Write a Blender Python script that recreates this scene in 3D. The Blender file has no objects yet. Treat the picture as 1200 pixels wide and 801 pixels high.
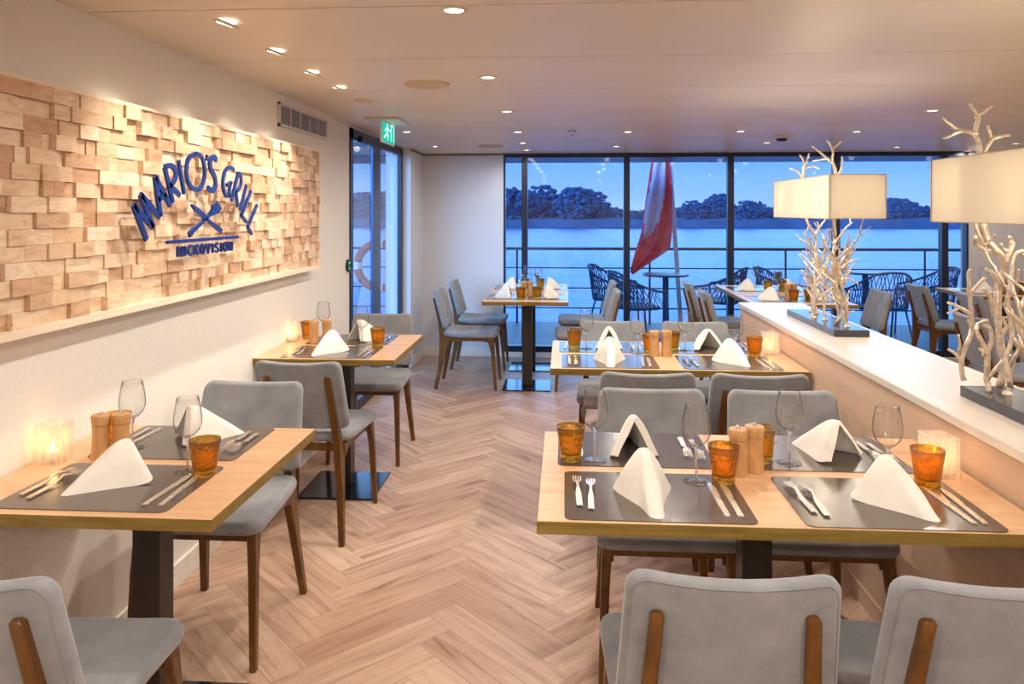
import bpy, bmesh, math, random
from mathutils import Vector, Matrix
random.seed(7)
sc = bpy.context.scene
COL = sc.collection
PI = math.pi
# ------------------------------------------------------------------ camera calibration
F_PX = 890.0; CAMH = 1.48; TAN = 61.0/890.0
TH = math.atan(TAN); CS, SN = math.cos(TH), math.sin(TH)
HOR = 247.0
def ray(px, py):
    a = (px-600)/F_PX; b = (HOR-py)/F_PX
    return (a*CS-SN, CS+a*SN, b)
def UZ(px, py, z):
    r = ray(px, py); t = (z-CAMH)/r[2]; return (r[0]*t, r[1]*t)
def UX(px, py, X):
    r = ray(px, py); t = X/r[0]; return (r[1]*t, CAMH+r[2]*t)
def UY(px, py, Y):
    r = ray(px, py); t = Y/r[1]; return (r[0]*t, CAMH+r[2]*t)
cam = bpy.data.cameras.new('camera'); co = bpy.data.objects.new('camera', cam); COL.objects.link(co)
co.location = (0, 0, CAMH); co.rotation_euler = (PI/2, 0, TH)
cam.sensor_width = 36; cam.sensor_fit = 'HORIZONTAL'; cam.lens = F_PX/1200*36
cam.shift_y = -(400.5-HOR)/1200; cam.clip_start = .05; cam.clip_end = 2000
sc.camera = co
sc.view_settings.view_transform = 'Standard'; sc.view_settings.look = 'None'
sc.view_settings.gamma = 1; sc.view_settings.use_curve_mapping = False
sc.view_settings.exposure = 0.45

# ------------------------------------------------------------------ materials
def srgb(r, g, b):
    f = lambda c: (c/255/12.92 if c/255 <= .04045 else ((c/255+.055)/1.055)**2.4)
    return (f(r), f(g), f(b), 1)
class NM:
    def __init__(s, name):
        s.m = bpy.data.materials.new(name); s.m.use_nodes = True; s.t = s.m.node_tree; s.t.nodes.clear()
        s.out = s.n('ShaderNodeOutputMaterial')
    def n(s, ty, **kw):
        nd = s.t.nodes.new(ty)
        for k, v in kw.items():
            if k.startswith('_'): setattr(nd, k[1:], v)
            else: nd.inputs[k.replace('__', ' ')].default_value = v
        return nd
    def l(s, a, b): s.t.links.new(a, b)
    def coord(s, kind='Object', scale=(1, 1, 1), rot=(0, 0, 0)):
        tc = s.n('ShaderNodeTexCoord'); mp = s.n('ShaderNodeMapping')
        mp.inputs['Scale'].default_value = scale; mp.inputs['Rotation'].default_value = rot
        s.l(tc.outputs[kind], mp.inputs['Vector']); return mp.outputs['Vector']
    def noise(s, vec, scale=5, detail=4, rough=.5, dist=0):
        nd = s.n('ShaderNodeTexNoise', Scale=scale, Detail=detail, Roughness=rough, Distortion=dist)
        if vec is not None: s.l(vec, nd.inputs['Vector'])
        return nd.outputs['Fac']
    def ramp(s, fac, stops):
        r = s.n('ShaderNodeValToRGB'); e = r.color_ramp.elements
        e[0].position, e[0].color = stops[0]; e[1].position, e[1].color = stops[-1]
        for p, c in stops[1:-1]:
            q = e.new(p); q.color = c
        s.l(fac, r.inputs['Fac']); return r.outputs['Color']
    def bump(s, h, strength=.2, dist=.01):
        b = s.n('ShaderNodeBump', Strength=strength, Distance=dist); s.l(h, b.inputs['Height']); return b.outputs['Normal']
    def pbr(s, col=None, rough=.5, metal=0, normal=None, spec=.5, **kw):
        p = s.n('ShaderNodeBsdfPrincipled'); p.inputs['Metallic'].default_value = metal
        p.inputs['Specular IOR Level'].default_value = spec
        if isinstance(rough, (int, float)): p.inputs['Roughness'].default_value = rough
        else: s.l(rough, p.inputs['Roughness'])
        if isinstance(col, tuple): p.inputs['Base Color'].default_value = col
        else: s.l(col, p.inputs['Base Color'])
        if normal is not None: s.l(normal, p.inputs['Normal'])
        for k, v in kw.items(): p.inputs[k.replace('_', ' ')].default_value = v
        return p.outputs[0]
    def done(s, sh): s.l(sh, s.out.inputs['Surface']); return s.m
    def mix(s, f, a, b):
        m = s.n('ShaderNodeMixShader')
        if isinstance(f, (int, float)): m.inputs[0].default_value = f
        else: s.l(f, m.inputs[0])
        s.l(a, m.inputs[1]); s.l(b, m.inputs[2]); return m.outputs[0]
    def mixc(s, f, a, b, mode='MIX'):
        m = s.n('ShaderNodeMix', _data_type='RGBA', _blend_type=mode)
        if isinstance(f, (int, float)): m.inputs[0].default_value = f
        else: s.l(f, m.inputs[0])
        for i, v in ((6, a), (7, b)):
            if isinstance(v, tuple): m.inputs[i].default_value = v
            else: s.l(v, m.inputs[i])
        return m.outputs[2]
M = {}
def plain(name, col, rough=.5, metal=0, spec=.5, nsc=30, var=.06, bump=0):
    k = NM(name); v = k.coord(); nz = k.noise(v, nsc, 3)
    c2 = tuple(min(1, x*(1+var)) for x in col[:3])+(1,); c1 = tuple(x*(1-var) for x in col[:3])+(1,)
    c = k.ramp(nz, [(.3, c1), (.7, c2)])
    nrm = k.bump(nz, bump, .004) if bump else None
    M[name] = k.done(k.pbr(c, rough, metal, nrm, spec)); return M[name]
def wood(name, c1, c2, c3, scale=(3, 40, 40), rough=.45, spec=.4, bump=.05):
    k = NM(name); v = k.coord('Object', scale); n1 = k.noise(v, 1.0, 5, .6, .6)
    v2 = k.coord('Object', tuple(x*5 for x in scale)); n2 = k.noise(v2, 1.2, 3, .5)
    c = k.ramp(n1, [(.3, c1), (.5, c2), (.72, c3)])
    c = k.mixc(.12, c, k.ramp(n2, [(.35, c1), (.65, c3)]))
    M[name] = k.done(k.pbr(c, rough, 0, k.bump(n2, bump, .002), spec)); return M[name]
plain('wall_plaster', srgb(232, 226, 218), .8, 0, .2, 120, .03, .18)
plain('dusk_tint_plaster', srgb(214, 214, 220), .8, 0, .2, 120, .03, .15)  # cooler copy of the wall plaster, bluish dusk light put into its colour
plain('ceiling_panel', srgb(226, 214, 198), .42, 0, .32, 3, .02)
plain('ceiling_gap', srgb(120, 100, 80), .7)
plain('white_paint', srgb(235, 228, 218), .5)
plain('black_metal', srgb(18, 18, 20), .4, 0, .5)
plain('base_steel', srgb(28, 28, 30), .12, .35, .7, 8, .05)
plain('column_metal', srgb(52, 44, 38), .35, .3, .5)
plain('window_frame', srgb(18, 30, 56), .35, 0, .5)  # reflected blue sky is put into this dark frame colour
plain('steel', srgb(225, 224, 222), .2, 1, .5, 200, .05, .05)
plain('hammered_steel', srgb(235, 230, 220), .25, 1, .5, 260, .12, .9)
plain('shade_seam', srgb(190, 170, 140), .8)
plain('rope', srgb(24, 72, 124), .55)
plain('door_metal', srgb(60, 84, 120), .25, .8)  # sky reflection on black metal painted in as a blue base colour
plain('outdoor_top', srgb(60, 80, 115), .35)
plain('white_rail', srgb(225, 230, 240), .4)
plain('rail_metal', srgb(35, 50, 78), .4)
plain('vent_white', srgb(215, 208, 200), .5)
plain('vent_slat', srgb(150, 150, 155), .5)
plain('wax', srgb(245, 235, 215), .5)
plain('sign_back', srgb(20, 26, 40), .4)
plain('tag_black', srgb(22, 22, 26), .5)
plain('tag_white', srgb(220, 220, 220), .5)
plain('ring_orange', srgb(205, 60, 50), .5)
plain('ring_white', srgb(235, 235, 235), .5)
plain('chrome', srgb(190, 190, 190), .15, 1)
plain('speaker_grille', srgb(205, 188, 165), .6, 0, .2, 200, .08)
plain('exit_white', srgb(235, 245, 240), .5)
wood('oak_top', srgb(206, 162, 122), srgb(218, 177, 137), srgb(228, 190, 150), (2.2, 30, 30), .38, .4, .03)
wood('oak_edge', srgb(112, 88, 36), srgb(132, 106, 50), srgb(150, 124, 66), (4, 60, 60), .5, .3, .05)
wood('walnut', srgb(70, 42, 14), srgb(98, 62, 22), srgb(124, 82, 34), (26, 26, 5), .38, .4, .05)
wood('mill_wood', srgb(190, 140, 90), srgb(205, 156, 105), srgb(220, 172, 120), (40, 40, 10), .45)
wood('pale_ledge', srgb(226, 206, 178), srgb(236, 218, 192), srgb(243, 228, 204), (30, 3, 30), .5, .3, .02)
wood('counter_top', srgb(204, 192, 178), srgb(212, 201, 188), srgb(219, 209, 198), (24, 2, 24), .3, .5, .02)
wood('counter_side', srgb(196, 164, 138), srgb(205, 174, 148), srgb(212, 183, 158), (24, 2, 24), .5, .3, .02)
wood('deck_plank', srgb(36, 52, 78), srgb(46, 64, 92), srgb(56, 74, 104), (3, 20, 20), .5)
def fabric(name, c1, c2):
    k = NM(name); v = k.coord(); n1 = k.noise(v, 9, 5, .6); n2 = k.noise(v, 260, 2)
    c = k.ramp(n1, [(.3, c1), (.7, c2)])
    p = k.n('ShaderNodeBsdfPrincipled', Roughness=.85); k.l(c, p.inputs['Base Color'])
    p.inputs['Sheen Weight'].default_value = .35; p.inputs['Sheen Roughness'].default_value = .4
    p.inputs['Specular IOR Level'].default_value = .2
    k.l(k.bump(n2, .25, .002), p.inputs['Normal']); M[name] = k.done(p.outputs[0])
fabric('suede', srgb(126, 129, 134), srgb(152, 154, 158))
fabric('napkin_cloth', srgb(232, 228, 220), srgb(242, 239, 232))
fabric('flag_red', srgb(240, 60, 92), srgb(252, 80, 110))
fabric('flag_pale', srgb(215, 200, 235), srgb(232, 224, 245))
k = NM('placemat'); v = k.coord(); n1 = k.noise(v, 350, 2)
M['placemat'] = k.done(k.pbr(srgb(86, 74, 66), .2, 0, k.bump(n1, .1, .001), .9))
# floor planks: colour attribute + uv grain
def plank_mat():
    k = NM('floor_planks')
    at = k.n('ShaderNodeAttribute', _attribute_name='tone')
    uv = k.n('ShaderNodeUVMap'); uv.uv_map = 'UVMap'
    sep = k.n('ShaderNodeSeparateXYZ'); k.l(uv.outputs[0], sep.inputs[0])
    # per plank grain offset
    cmb = k.n('ShaderNodeCombineXYZ')
    m1 = k.n('ShaderNodeMath', _operation='MULTIPLY'); k.l(sep.outputs[0], m1.inputs[0]); m1.inputs[1].default_value = 2.2
    m2 = k.n('ShaderNodeMath', _operation='MULTIPLY'); k.l(sep.outputs[1], m2.inputs[0]); m2.inputs[1].default_value = 22
    m3 = k.n('ShaderNodeMath', _operation='MULTIPLY'); k.l(at.outputs['Fac'], m3.inputs[0]); m3.inputs[1].default_value = 77
    for i, m in enumerate((m1, m2, m3)): k.l(m.outputs[0], cmb.inputs[i])
    g = k.noise(cmb.outputs[0], 1.0, 6, .62, .8)
    c = k.ramp(g, [(.28, srgb(156, 122, 104)), (.44, srgb(203, 174, 154)), (.6, srgb(217, 191, 171)), (.8, srgb(230, 209, 191))])
    t = k.ramp(at.outputs['Fac'], [(0, srgb(222, 204, 192)), (1, srgb(255, 248, 240))])
    c = k.mixc(1.0, c, t, 'MULTIPLY')
    # seam
    a = k.n('ShaderNodeMath', _operation='SUBTRACT'); a.inputs[1].default_value = .065; k.l(sep.outputs[1], a.inputs[0])
    a2 = k.n('ShaderNodeMath', _operation='ABSOLUTE'); k.l(a.outputs[0], a2.inputs[0])
    a3 = k.n('ShaderNodeMath', _operation='GREATER_THAN'); k.l(a2.outputs[0], a3.inputs[0]); a3.inputs[1].default_value = .0638
    c = k.mixc(a3.outputs[0], c, srgb(140, 108, 84))
    M['floor_planks'] = k.done(k.pbr(c, .42, 0, k.bump(g, .06, .002), .4))
plank_mat()
def block_mat():
    k = NM('wood_blocks'); at = k.n('ShaderNodeAttribute', _attribute_name='tone')
    tc = k.n('ShaderNodeTexCoord'); ad = k.n('ShaderNodeVectorMath', _operation='ADD')
    cmb = k.n('ShaderNodeCombineXYZ'); m3 = k.n('ShaderNodeMath', _operation='MULTIPLY'); k.l(at.outputs['Fac'], m3.inputs[0]); m3.inputs[1].default_value = 50
    k.l(m3.outputs[0], cmb.inputs[0]); k.l(tc.outputs['Object'], ad.inputs[0]); k.l(cmb.outputs[0], ad.inputs[1])
    mp = k.n('ShaderNodeMapping'); mp.inputs['Scale'].default_value = (6, 6, 22); k.l(ad.outputs[0], mp.inputs['Vector'])
    g = k.noise(mp.outputs[0], 1.6, 5, .6, 1.2)
    c = k.ramp(g, [(.28, srgb(206, 176, 148)), (.5, srgb(232, 208, 182)), (.75, srgb(243, 224, 202))])
    t = k.ramp(at.outputs['Fac'], [(0, srgb(214, 190, 172)), (.5, srgb(242, 231, 218)), (1, srgb(255, 255, 252))])
    M['wood_blocks'] = k.done(k.pbr(k.mixc(1, c, t, 'MULTIPLY'), .6, 0, None, .25))
block_mat()
def facing(k, p=4.0):
    lw = k.n('ShaderNodeLayerWeight', Blend=.5); q = k.n('ShaderNodeMath', _operation='POWER'); k.l(lw.outputs['Facing'], q.inputs[0]); q.inputs[1].default_value = p
    q2 = k.n('ShaderNodeMath', _operation='MULTIPLY_ADD'); k.l(q.outputs[0], q2.inputs[0]); q2.inputs[1].default_value = .9; q2.inputs[2].default_value = .035
    return q2.outputs[0]
def thin_glass(name, tint, refl=.06, rough=0.0, edge=1.0):
    k = NM(name); tr = k.n('ShaderNodeBsdfTransparent', Color=tint); gl = k.n('ShaderNodeBsdfGlossy', Roughness=rough)
    gl.inputs['Color'].default_value = (1, 1, 1, 1)
    m = k.n('ShaderNodeMath', _operation='MULTIPLY_ADD'); k.l(facing(k), m.inputs[0]); m.inputs[1].default_value = edge; m.inputs[2].default_value = refl
    m.use_clamp = True
    M[name] = k.done(k.mix(m.outputs[0], tr.outputs[0], gl.outputs[0]))
thin_glass('window_glass', (.97, .985, 1, 1), .0, 0, .8)
def wine_glass_mat():
    k = NM('clear_glass'); fa = k.n('ShaderNodeLayerWeight', Blend=.5).outputs['Facing']
    c = k.ramp(fa, [(0, (.985, .985, .985, 1)), (.55, (.97, .97, .97, 1)), (.92, (.6, .59, .58, 1))])
    tr = k.n('ShaderNodeBsdfTransparent'); k.l(c, tr.inputs[0]); gl = k.n('ShaderNodeBsdfGlossy', Roughness=.035)
    M['clear_glass'] = k.done(k.mix(k.ramp(fa, [(0, (.04, .04, .04, 1)), (.5, (.07, .07, .07, 1)), (.85, (.28, .28, .28, 1)), (1, (.9, .9, .9, 1))]), tr.outputs[0], gl.outputs[0]))
    k = NM('solid_glass'); p = k.pbr((1, 1, 1, 1), 0.0, 0, None, .5, Transmission_Weight=1.0, IOR=1.45); tr = k.n('ShaderNodeBsdfTransparent')
    gl = k.n('ShaderNodeBsdfGlossy', Roughness=.08)
    M['solid_glass'] = k.done(k.mix(.22, k.mix(.3, p, tr.outputs[0]), gl.outputs[0]))
wine_glass_mat()
def amber():
    k = NM('amber_glass'); tr = k.n('ShaderNodeBsdfTransparent', Color=(.98, .75, .25, 1)); gl = k.n('ShaderNodeBsdfGlossy', Roughness=.06)
    tl = k.n('ShaderNodeBsdfTranslucent', Color=(1, .6, .12, 1)); rf = k.n('ShaderNodeBsdfRefraction', Color=(1, .72, .25, 1), Roughness=.05, IOR=1.4)
    nz = k.noise(k.coord(), 60, 2); nm = k.bump(nz, .9, .012); k.l(nm, gl.inputs['Normal']); k.l(nm, rf.inputs['Normal'])
    s1 = k.mix(.5, tr.outputs[0], rf.outputs[0]); s2 = k.mix(.05, s1, tl.outputs[0])
    M['amber_glass'] = k.done(k.mix(facing(k), s2, gl.outputs[0]))
amber()
def frosty():
    k = NM('candle_glass'); tr = k.n('ShaderNodeBsdfTransparent', Color=(.98, .96, .93, 1)); gl = k.n('ShaderNodeBsdfGlossy', Roughness=.1)
    tl = k.n('ShaderNodeBsdfTranslucent', Color=(1, .95, .88, 1))
    df = k.n('ShaderNodeBsdfDiffuse', Color=(.95, .92, .88, 1))
    w = k.n('ShaderNodeTexWave', Scale=28); w.bands_direction = 'DIAGONAL'; k.l(k.coord('Object', (1, 1, 0)), w.inputs['Vector'])
    f = k.n('ShaderNodeMath', _operation='MULTIPLY_ADD'); k.l(w.outputs['Fac'], f.inputs[0]); f.inputs[1].default_value = .14; f.inputs[2].default_value = .17
    s0 = k.mix(.4, tl.outputs[0], df.outputs[0])
    s1 = k.mix(f.outputs[0], tr.outputs[0], s0)
    M['candle_glass'] = k.done(k.mix(facing(k), s1, gl.outputs[0]))
frosty()
def emit(name, col, st):
    k = NM(name); e = k.n('ShaderNodeEmission', Color=col, Strength=st); M[name] = k.done(e.outputs[0])
emit('lamp_emit', (1, .86, .66, 1), 14)
emit('flame', (1, .62, .22, 1), 9)
emit('bulb_emit', (1, .82, .55, 1), 12)
emit('exit_green', srgb(20, 165, 140), 1.2)
emit('exit_glow', srgb(190, 250, 240), 1.3)
emit('button_green', srgb(60, 220, 120), 1.3)
emit('soffit_light', (.9, .95, 1, 1), 3)
def shade_mat():
    k = NM('lamp_fabric'); w = k.noise(k.coord('Object', (60, 60, 400)), 1.5, 3)
    c = k.ramp(w, [(.3, srgb(226, 218, 206)), (.7, srgb(240, 234, 222))])
    d = k.n('ShaderNodeBsdfDiffuse'); t = k.n('ShaderNodeBsdfTranslucent'); k.l(c, d.inputs[0]); k.l(c, t.inputs[0])
    M['lamp_fabric'] = k.done(k.mix(.5, d.outputs[0], t.outputs[0]))
shade_mat()
k = NM('blue_letters'); M['blue_letters'] = k.done(k.pbr(srgb(16, 44, 118), .28, .15, None, .6))
k = NM('letter_edge'); M['letter_edge'] = k.done(k.pbr(srgb(60, 70, 95), .3, .6, None, .6))
k = NM('branch_metal'); nz = k.noise(k.coord(), 60, 4)
M['branch_metal'] = k.done(k.pbr(k.ramp(nz, [(.3, srgb(190, 172, 148)), (.7, srgb(234, 222, 204))]), .34, .65, k.bump(nz, .5, .004), .5))
k = NM('lamp_slab'); M['lamp_slab'] = k.done(k.pbr(srgb(58, 56, 66), .22, 0, None, .6))
k = NM('river'); vv = k.coord('Object', (.02, .09, 1)); nz = k.noise(vv, 3, 5, .6); nz2 = k.noise(k.coord('Object', (.4, 1.6, 1)), 2, 3)
M['river'] = k.done(k.pbr(k.ramp(nz, [(.3, srgb(36, 88, 156)), (.7, srgb(62, 118, 186))]), .35, 0, k.bump(nz2, .35, .3), .25))
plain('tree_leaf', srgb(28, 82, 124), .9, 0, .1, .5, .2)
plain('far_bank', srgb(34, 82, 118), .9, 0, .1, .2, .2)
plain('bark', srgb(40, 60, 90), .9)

# ------------------------------------------------------------------ mesh helpers
class B:
    def __init__(s): s.bm = bmesh.new()
    def box(s, x0, x1, y0, y1, z0, z1, bev=0):
        r = bmesh.ops.create_cube(s.bm, size=1)
        for v in r['verts']:
            v.co = Vector(((x0+x1)/2+v.co.x*(x1-x0), (y0+y1)/2+v.co.y*(y1-y0), (z0+z1)/2+v.co.z*(z1-z0)))
        if bev:
            es = list({e for v in r['verts'] for e in v.link_edges})
            bmesh.ops.bevel(s.bm, geom=es, offset=bev, segments=2, affect='EDGES', profile=.5)
        return s
    def beam(s, pts, secs, bev=.25):
        """chain of octagonal-ish cross-sections: pts list of (x,y,z), secs list of (half_x, half_y)"""
        rings = []
        for p, (hx, hy) in zip(pts, secs):
            c = min(hx, hy)*bev*2
            q = [(hx-c, -hy), (hx, -hy+c), (hx, hy-c), (hx-c, hy), (-hx+c, hy), (-hx, hy-c), (-hx, -hy+c), (-hx+c, -hy)]
            rings.append([s.bm.verts.new((p[0]+a, p[1]+b, p[2])) for a, b in q])
        for a, b in zip(rings, rings[1:]):
            for i in range(8):
                s.bm.faces.new((a[i], a[(i+1) % 8], b[(i+1) % 8], b[i]))
        s.bm.faces.new(rings[0][::-1]); s.bm.faces.new(rings[-1]); return s
    def tube(s, pts, rad, n=8, closed=False):
        pts = [Vector(p) for p in pts]
        rads = rad if isinstance(rad, (list, tuple)) else [rad]*len(pts)
        rings = []; N = len(pts); prev = None
        for i, p in enumerate(pts):
            if closed: d = pts[(i+1) % N]-pts[i-1]
            else: d = pts[min(i+1, N-1)]-pts[max(i-1, 0)]
            d.normalize()
            if prev is None:
                up = Vector((0, 0, 1)) if abs(d.z) < .9 else Vector((1, 0, 0))
                u = d.cross(up).normalized()
            else: u = (prev-d*prev.dot(d)).normalized()
            prev = u; w = d.cross(u)
            rings.append([s.bm.verts.new(p+(u*math.cos(2*PI*j/n)+w*math.sin(2*PI*j/n))*rads[i]) for j in range(n)])
        prs = list(zip(rings, rings[1:]))
        if closed: prs.append((rings[-1], rings[0]))
        for a, b in prs:
            for i in range(n): s.bm.faces.new((a[i], a[(i+1) % n], b[(i+1) % n], b[i]))
        if not closed: s.bm.faces.new(rings[0][::-1]); s.bm.faces.new(rings[-1])
        return s
    def lathe(s, prof, n=24, c=(0, 0), fac=None):
        rings = []
        for r, z in prof:
            if r < 1e-6: rings.append([s.bm.verts.new((c[0], c[1], z))])
            else: rings.append([s.bm.verts.new((c[0]+r*math.cos(2*PI*j/n), c[1]+r*math.sin(2*PI*j/n), z)) for j in range(n)])
        for a, b in zip(rings, rings[1:]):
            for i in range(n):
                j = (i+1) % n
                if len(a) == 1 and len(b) == 1: continue
                if len(a) == 1: s.bm.faces.new((a[0], b[j], b[i])) if True else None
                elif len(b) == 1: s.bm.faces.new((a[i], a[j], b[0]))
                else: s.bm.faces.new((a[i], a[j], b[j], b[i]))
        return s
    def slab(s, outline, r, t, fmap, rings_in=(.0, .3, .55, .78, .92)):
        """convex outline (2D, around 0), thickness t, edge radius r, fmap(u,v,w)->xyz, w in [0,t]"""
        n = len(outline)
        prof = [(k, 0) for k in rings_in]
        ext = max(max(abs(x), abs(y)) for x, y in outline)
        e = r/ext
        prof += [(1-e, 0), (1-e*.3, .3*r), (1, r)] + [(1, t-r), (1-e*.3, t-.3*r), (1-e, t)] + [(k, t) for k in rings_in[::-1]]
        rg = []
        for k, w in prof:
            if k == 0: rg.append([s.bm.verts.new(fmap(0, 0, w))])
            else: rg.append([s.bm.verts.new(fmap(x*k, y*k, w)) for x, y in outline])
        for a, b in zip(rg, rg[1:]):
            for i in range(n):
                j = (i+1) % n
                if len(a) == 1: s.bm.faces.new((a[0], b[i], b[j]))
                elif len(b) == 1: s.bm.faces.new((a[i], b[0], a[j]))
                else: s.bm.faces.new((a[i], b[i], b[j], a[j]))
        return s
    def poly(s, pts, ext):
        """extrude planar polygon pts (3D list) by vector ext"""
        a = [s.bm.verts.new(p) for p in pts]; b = [s.bm.verts.new(Vector(p)+Vector(ext)) for p in pts]
        n = len(pts); s.bm.faces.new(a); s.bm.faces.new(b[::-1])
        for i in range(n): s.bm.faces.new((a[i], b[i], b[(i+1) % n], a[(i+1) % n]))
        return s
    def mesh(s, name, mat, smooth=False):
        bmesh.ops.recalc_face_normals(s.bm, faces=s.bm.faces)
        me = bpy.data.meshes.new(name); s.bm.to_mesh(me); s.bm.free()
        if mat is not None: me.materials.append(M[mat] if isinstance(mat, str) else mat)
        if smooth:
            for p in me.polygons: p.use_smooth = True
            if isinstance(smooth, float):
                me.set_sharp_from_angle(angle=math.radians(smooth))
        return me
def roundrect(w, h, r, n=5):
    o = []
    for cx, cy, a0 in ((w/2-r, h/2-r, 0), (-w/2+r, h/2-r, PI/2), (-w/2+r, -h/2+r, PI), (w/2-r, -h/2+r, 1.5*PI)):
        for i in range(n+1):
            a = a0+PI/2*i/n; o.append((cx+r*math.cos(a), cy+r*math.sin(a)))
    return o
def dens(o, k=.06):
    out = []
    for i, p in enumerate(o):
        q = o[(i+1) % len(o)]; d = math.hypot(q[0]-p[0], q[1]-p[1]); m = max(1, int(d/k))
        for j in range(m): out.append((p[0]+(q[0]-p[0])*j/m, p[1]+(q[1]-p[1])*j/m))
    return out
def ob(name, me, parent=None, loc=None, rot=None):
    o = bpy.data.objects.new(name, me); COL.objects.link(o)
    if parent is not None: o.parent = parent
    if loc: o.location = loc
    if rot: o.rotation_euler = rot
    return o
def tag(o, label, cat, group=None):
    o['label'] = label; o['category'] = cat
    if group: o['group'] = group
    return o
def struct(name, me, parent=None, label=None):
    o = ob(name, me, parent)
    if parent is None: o['kind'] = 'structure'
    if label: o['label'] = label
    return o
def spawn(name, parts, loc, rz, label, cat, group=None):
    """parts: list of (name, mesh, [children])"""
    if len(parts) == 1 and not (len(parts[0]) > 2 and parts[0][2]):
        r = ob(name, parts[0][1]); 
    else:
        r = ob(name, None)
        for p in parts:
            c = ob(p[0], p[1], r)
            if len(p) > 2:
                for q in p[2]: ob(q[0], q[1], c)
    r.location = loc; r.rotation_euler = (0, 0, rz) if not isinstance(rz, tuple) else rz
    return tag(r, label, cat, group)

# ------------------------------------------------------------------ room shell
XL, XR, Y0, YB = -1.53, 5.0, -2.6, 7.70
def ceil_z(y): return 2.112 if y < 4.2 else 2.112-(y-4.2)*(.05/3.5)
# floor
bm = bmesh.new(); uvl = bm.loops.layers.uv.new('UVMap'); tl = bm.faces.layers.float.new('tone')
Wp, Lp = .13, .60
def add_plank(u0, v0, horiz):
    du, dv = (Lp, Wp) if horiz else (Wp, Lp)
    cs = [(u0, v0), (u0+du, v0), (u0+du, v0+dv), (u0, v0+dv)]
    r = math.sqrt(.5)
    w = [((u-v)*r+.02, (u+v)*r+.03) for u, v in cs]
    if max(p[0] for p in w) < XL-.1 or min(p[0] for p in w) > XR+.1 or max(p[1] for p in w) < Y0 or min(p[1] for p in w) > YB+.1: return
    f = bm.faces.new([bm.verts.new((x, y, 0)) for x, y in w]); f[tl] = random.random()
    uv = [(0, 0), (Lp, 0), (Lp, Wp), (0, Wp)] if horiz else [(0, 0), (0, Wp), (Lp, Wp), (Lp, 0)]
    for l, q in zip(f.loops, uv): l[uvl].uv = q
for m in range(-12, 14):
    for q in range(-60, 120):
        add_plank(q*Wp+m*Lp, q*Wp-m*Lp, True)
        add_plank(q*Wp+Lp+m*Lp, q*Wp+Wp-Lp-m*Lp, False)
for cpt, nrm in (((XL-.05, 0, 0), (-1, 0, 0)), ((XR+.05, 0, 0), (1, 0, 0)), ((0, Y0-.05, 0), (0, -1, 0)), ((0, YB+.1, 0), (0, 1, 0))):
    bmesh.ops.bisect_plane(bm, geom=bm.verts[:]+bm.edges[:]+bm.faces[:], plane_co=cpt, plane_no=nrm, clear_outer=True)
bmesh.ops.recalc_face_normals(bm, faces=bm.faces)
for f in bm.faces:
    if f.normal.z < 0: f.normal_flip()
me = bpy.data.meshes.new('floor'); bm.to_mesh(me); bm.free(); me.materials.append(M['floor_planks'])
struct('floor', me, label='pale oak herringbone plank floor')
# ceiling: panels separated by thin dark joints
seams = [Y0]+[2.32+.8*i for i in range(-6, 7)]+[YB]
seams = [y for y in seams if y >= Y0 and y <= YB]
b = B()
for a, c in zip(seams, seams[1:]):
    g = .004; za, zc = ceil_z(a+g), ceil_z(c-g)
    vs = [b.bm.verts.new(p) for p in ((XL, a+g, za), (XR, a+g, za), (XR, c-g, zc), (XL, c-g, zc), (XL, a+g, za+.03), (XR, a+g, za+.03), (XR, c-g, zc+.03), (XL, c-g, zc+.03))]
    for q in ((0, 1, 2, 3), (4, 5, 6, 7), (0, 1, 5, 4), (1, 2, 6, 5), (2, 3, 7, 6), (3, 0, 4, 7)): b.bm.faces.new([vs[i] for i in q])
cl = struct('ceiling', b.mesh('ceiling', 'ceiling_panel'))
b = B().box(XL-.05, XR+.05, Y0-.05, YB+.05, 2.145, 2.2); struct('backing_board', b.mesh('backing_board', 'ceiling_gap'), cl)
DY0, DY1 = 5.33, 7.08
b = B().box(XL-.15, XL, Y0-.15, DY0, 0, 2.2); wl = struct('wall_left', b.mesh('wall_left', 'wall_plaster'))
b = B().box(XL-.15, XL+.085, DY1, YB, 0, 2.2); struct('wall_left_rear', b.mesh('wall_left_rear', 'dusk_tint_plaster'))
b = B().box(XL-.15, XL+.0, DY0, DY1, 2.075, 2.2); struct('wall_left_top', b.mesh('wall_left_top', 'dusk_tint_plaster'))
WX0, WX1 = -.615, 3.94
b = B().box(XL-.15, WX0, YB, YB+.15, 0, 2.2); struct('wall_back_left', b.mesh('wall_back_left', 'dusk_tint_plaster'))
b = B().box(WX1, XR+.15, YB, YB+.15, 0, 2.2); struct('wall_back_right', b.mesh('wall_back_right', 'dusk_tint_plaster'))
b = B().box(WX0, WX1, YB, YB+.15, 2.05, 2.2); struct('wall_back_top', b.mesh('wall_back_top', 'window_frame'))
b = B().box(XR, XR+.15, Y0-.15, YB, 0, 2.2); struct('wall_right', b.mesh('wall_right', 'wall_plaster'))
b = B().box(XL, XR, Y0-.15, Y0, 0, 2.2); struct('wall_front', b.mesh('wall_front', 'wall_plaster'))
def baseb(name, x0, x1, y0, y1):
    b = B().box(x0, x1, y0, y1, 0, .095, .003); struct(name, b.mesh(name, 'white_paint'))
baseb('baseboard_left', XL, XL+.014, Y0+.02, DY0-.03)
baseb('baseboard_left_rear', XL+.085, XL+.099, DY1, YB-.015)
baseb('baseboard_back', XL+.1, WX0, YB-.014, YB)
b = B().box(WX0, WX1, YB-.03, YB+.03, 0, .05, .003); struct('trim_1', b.mesh('trim_1', 'white_paint'))
b = B().box(WX0, WX1, YB-.005, YB+.03, 2.04, 2.062); struct('trim_2', b.mesh('trim_2', 'window_frame'))
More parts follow.
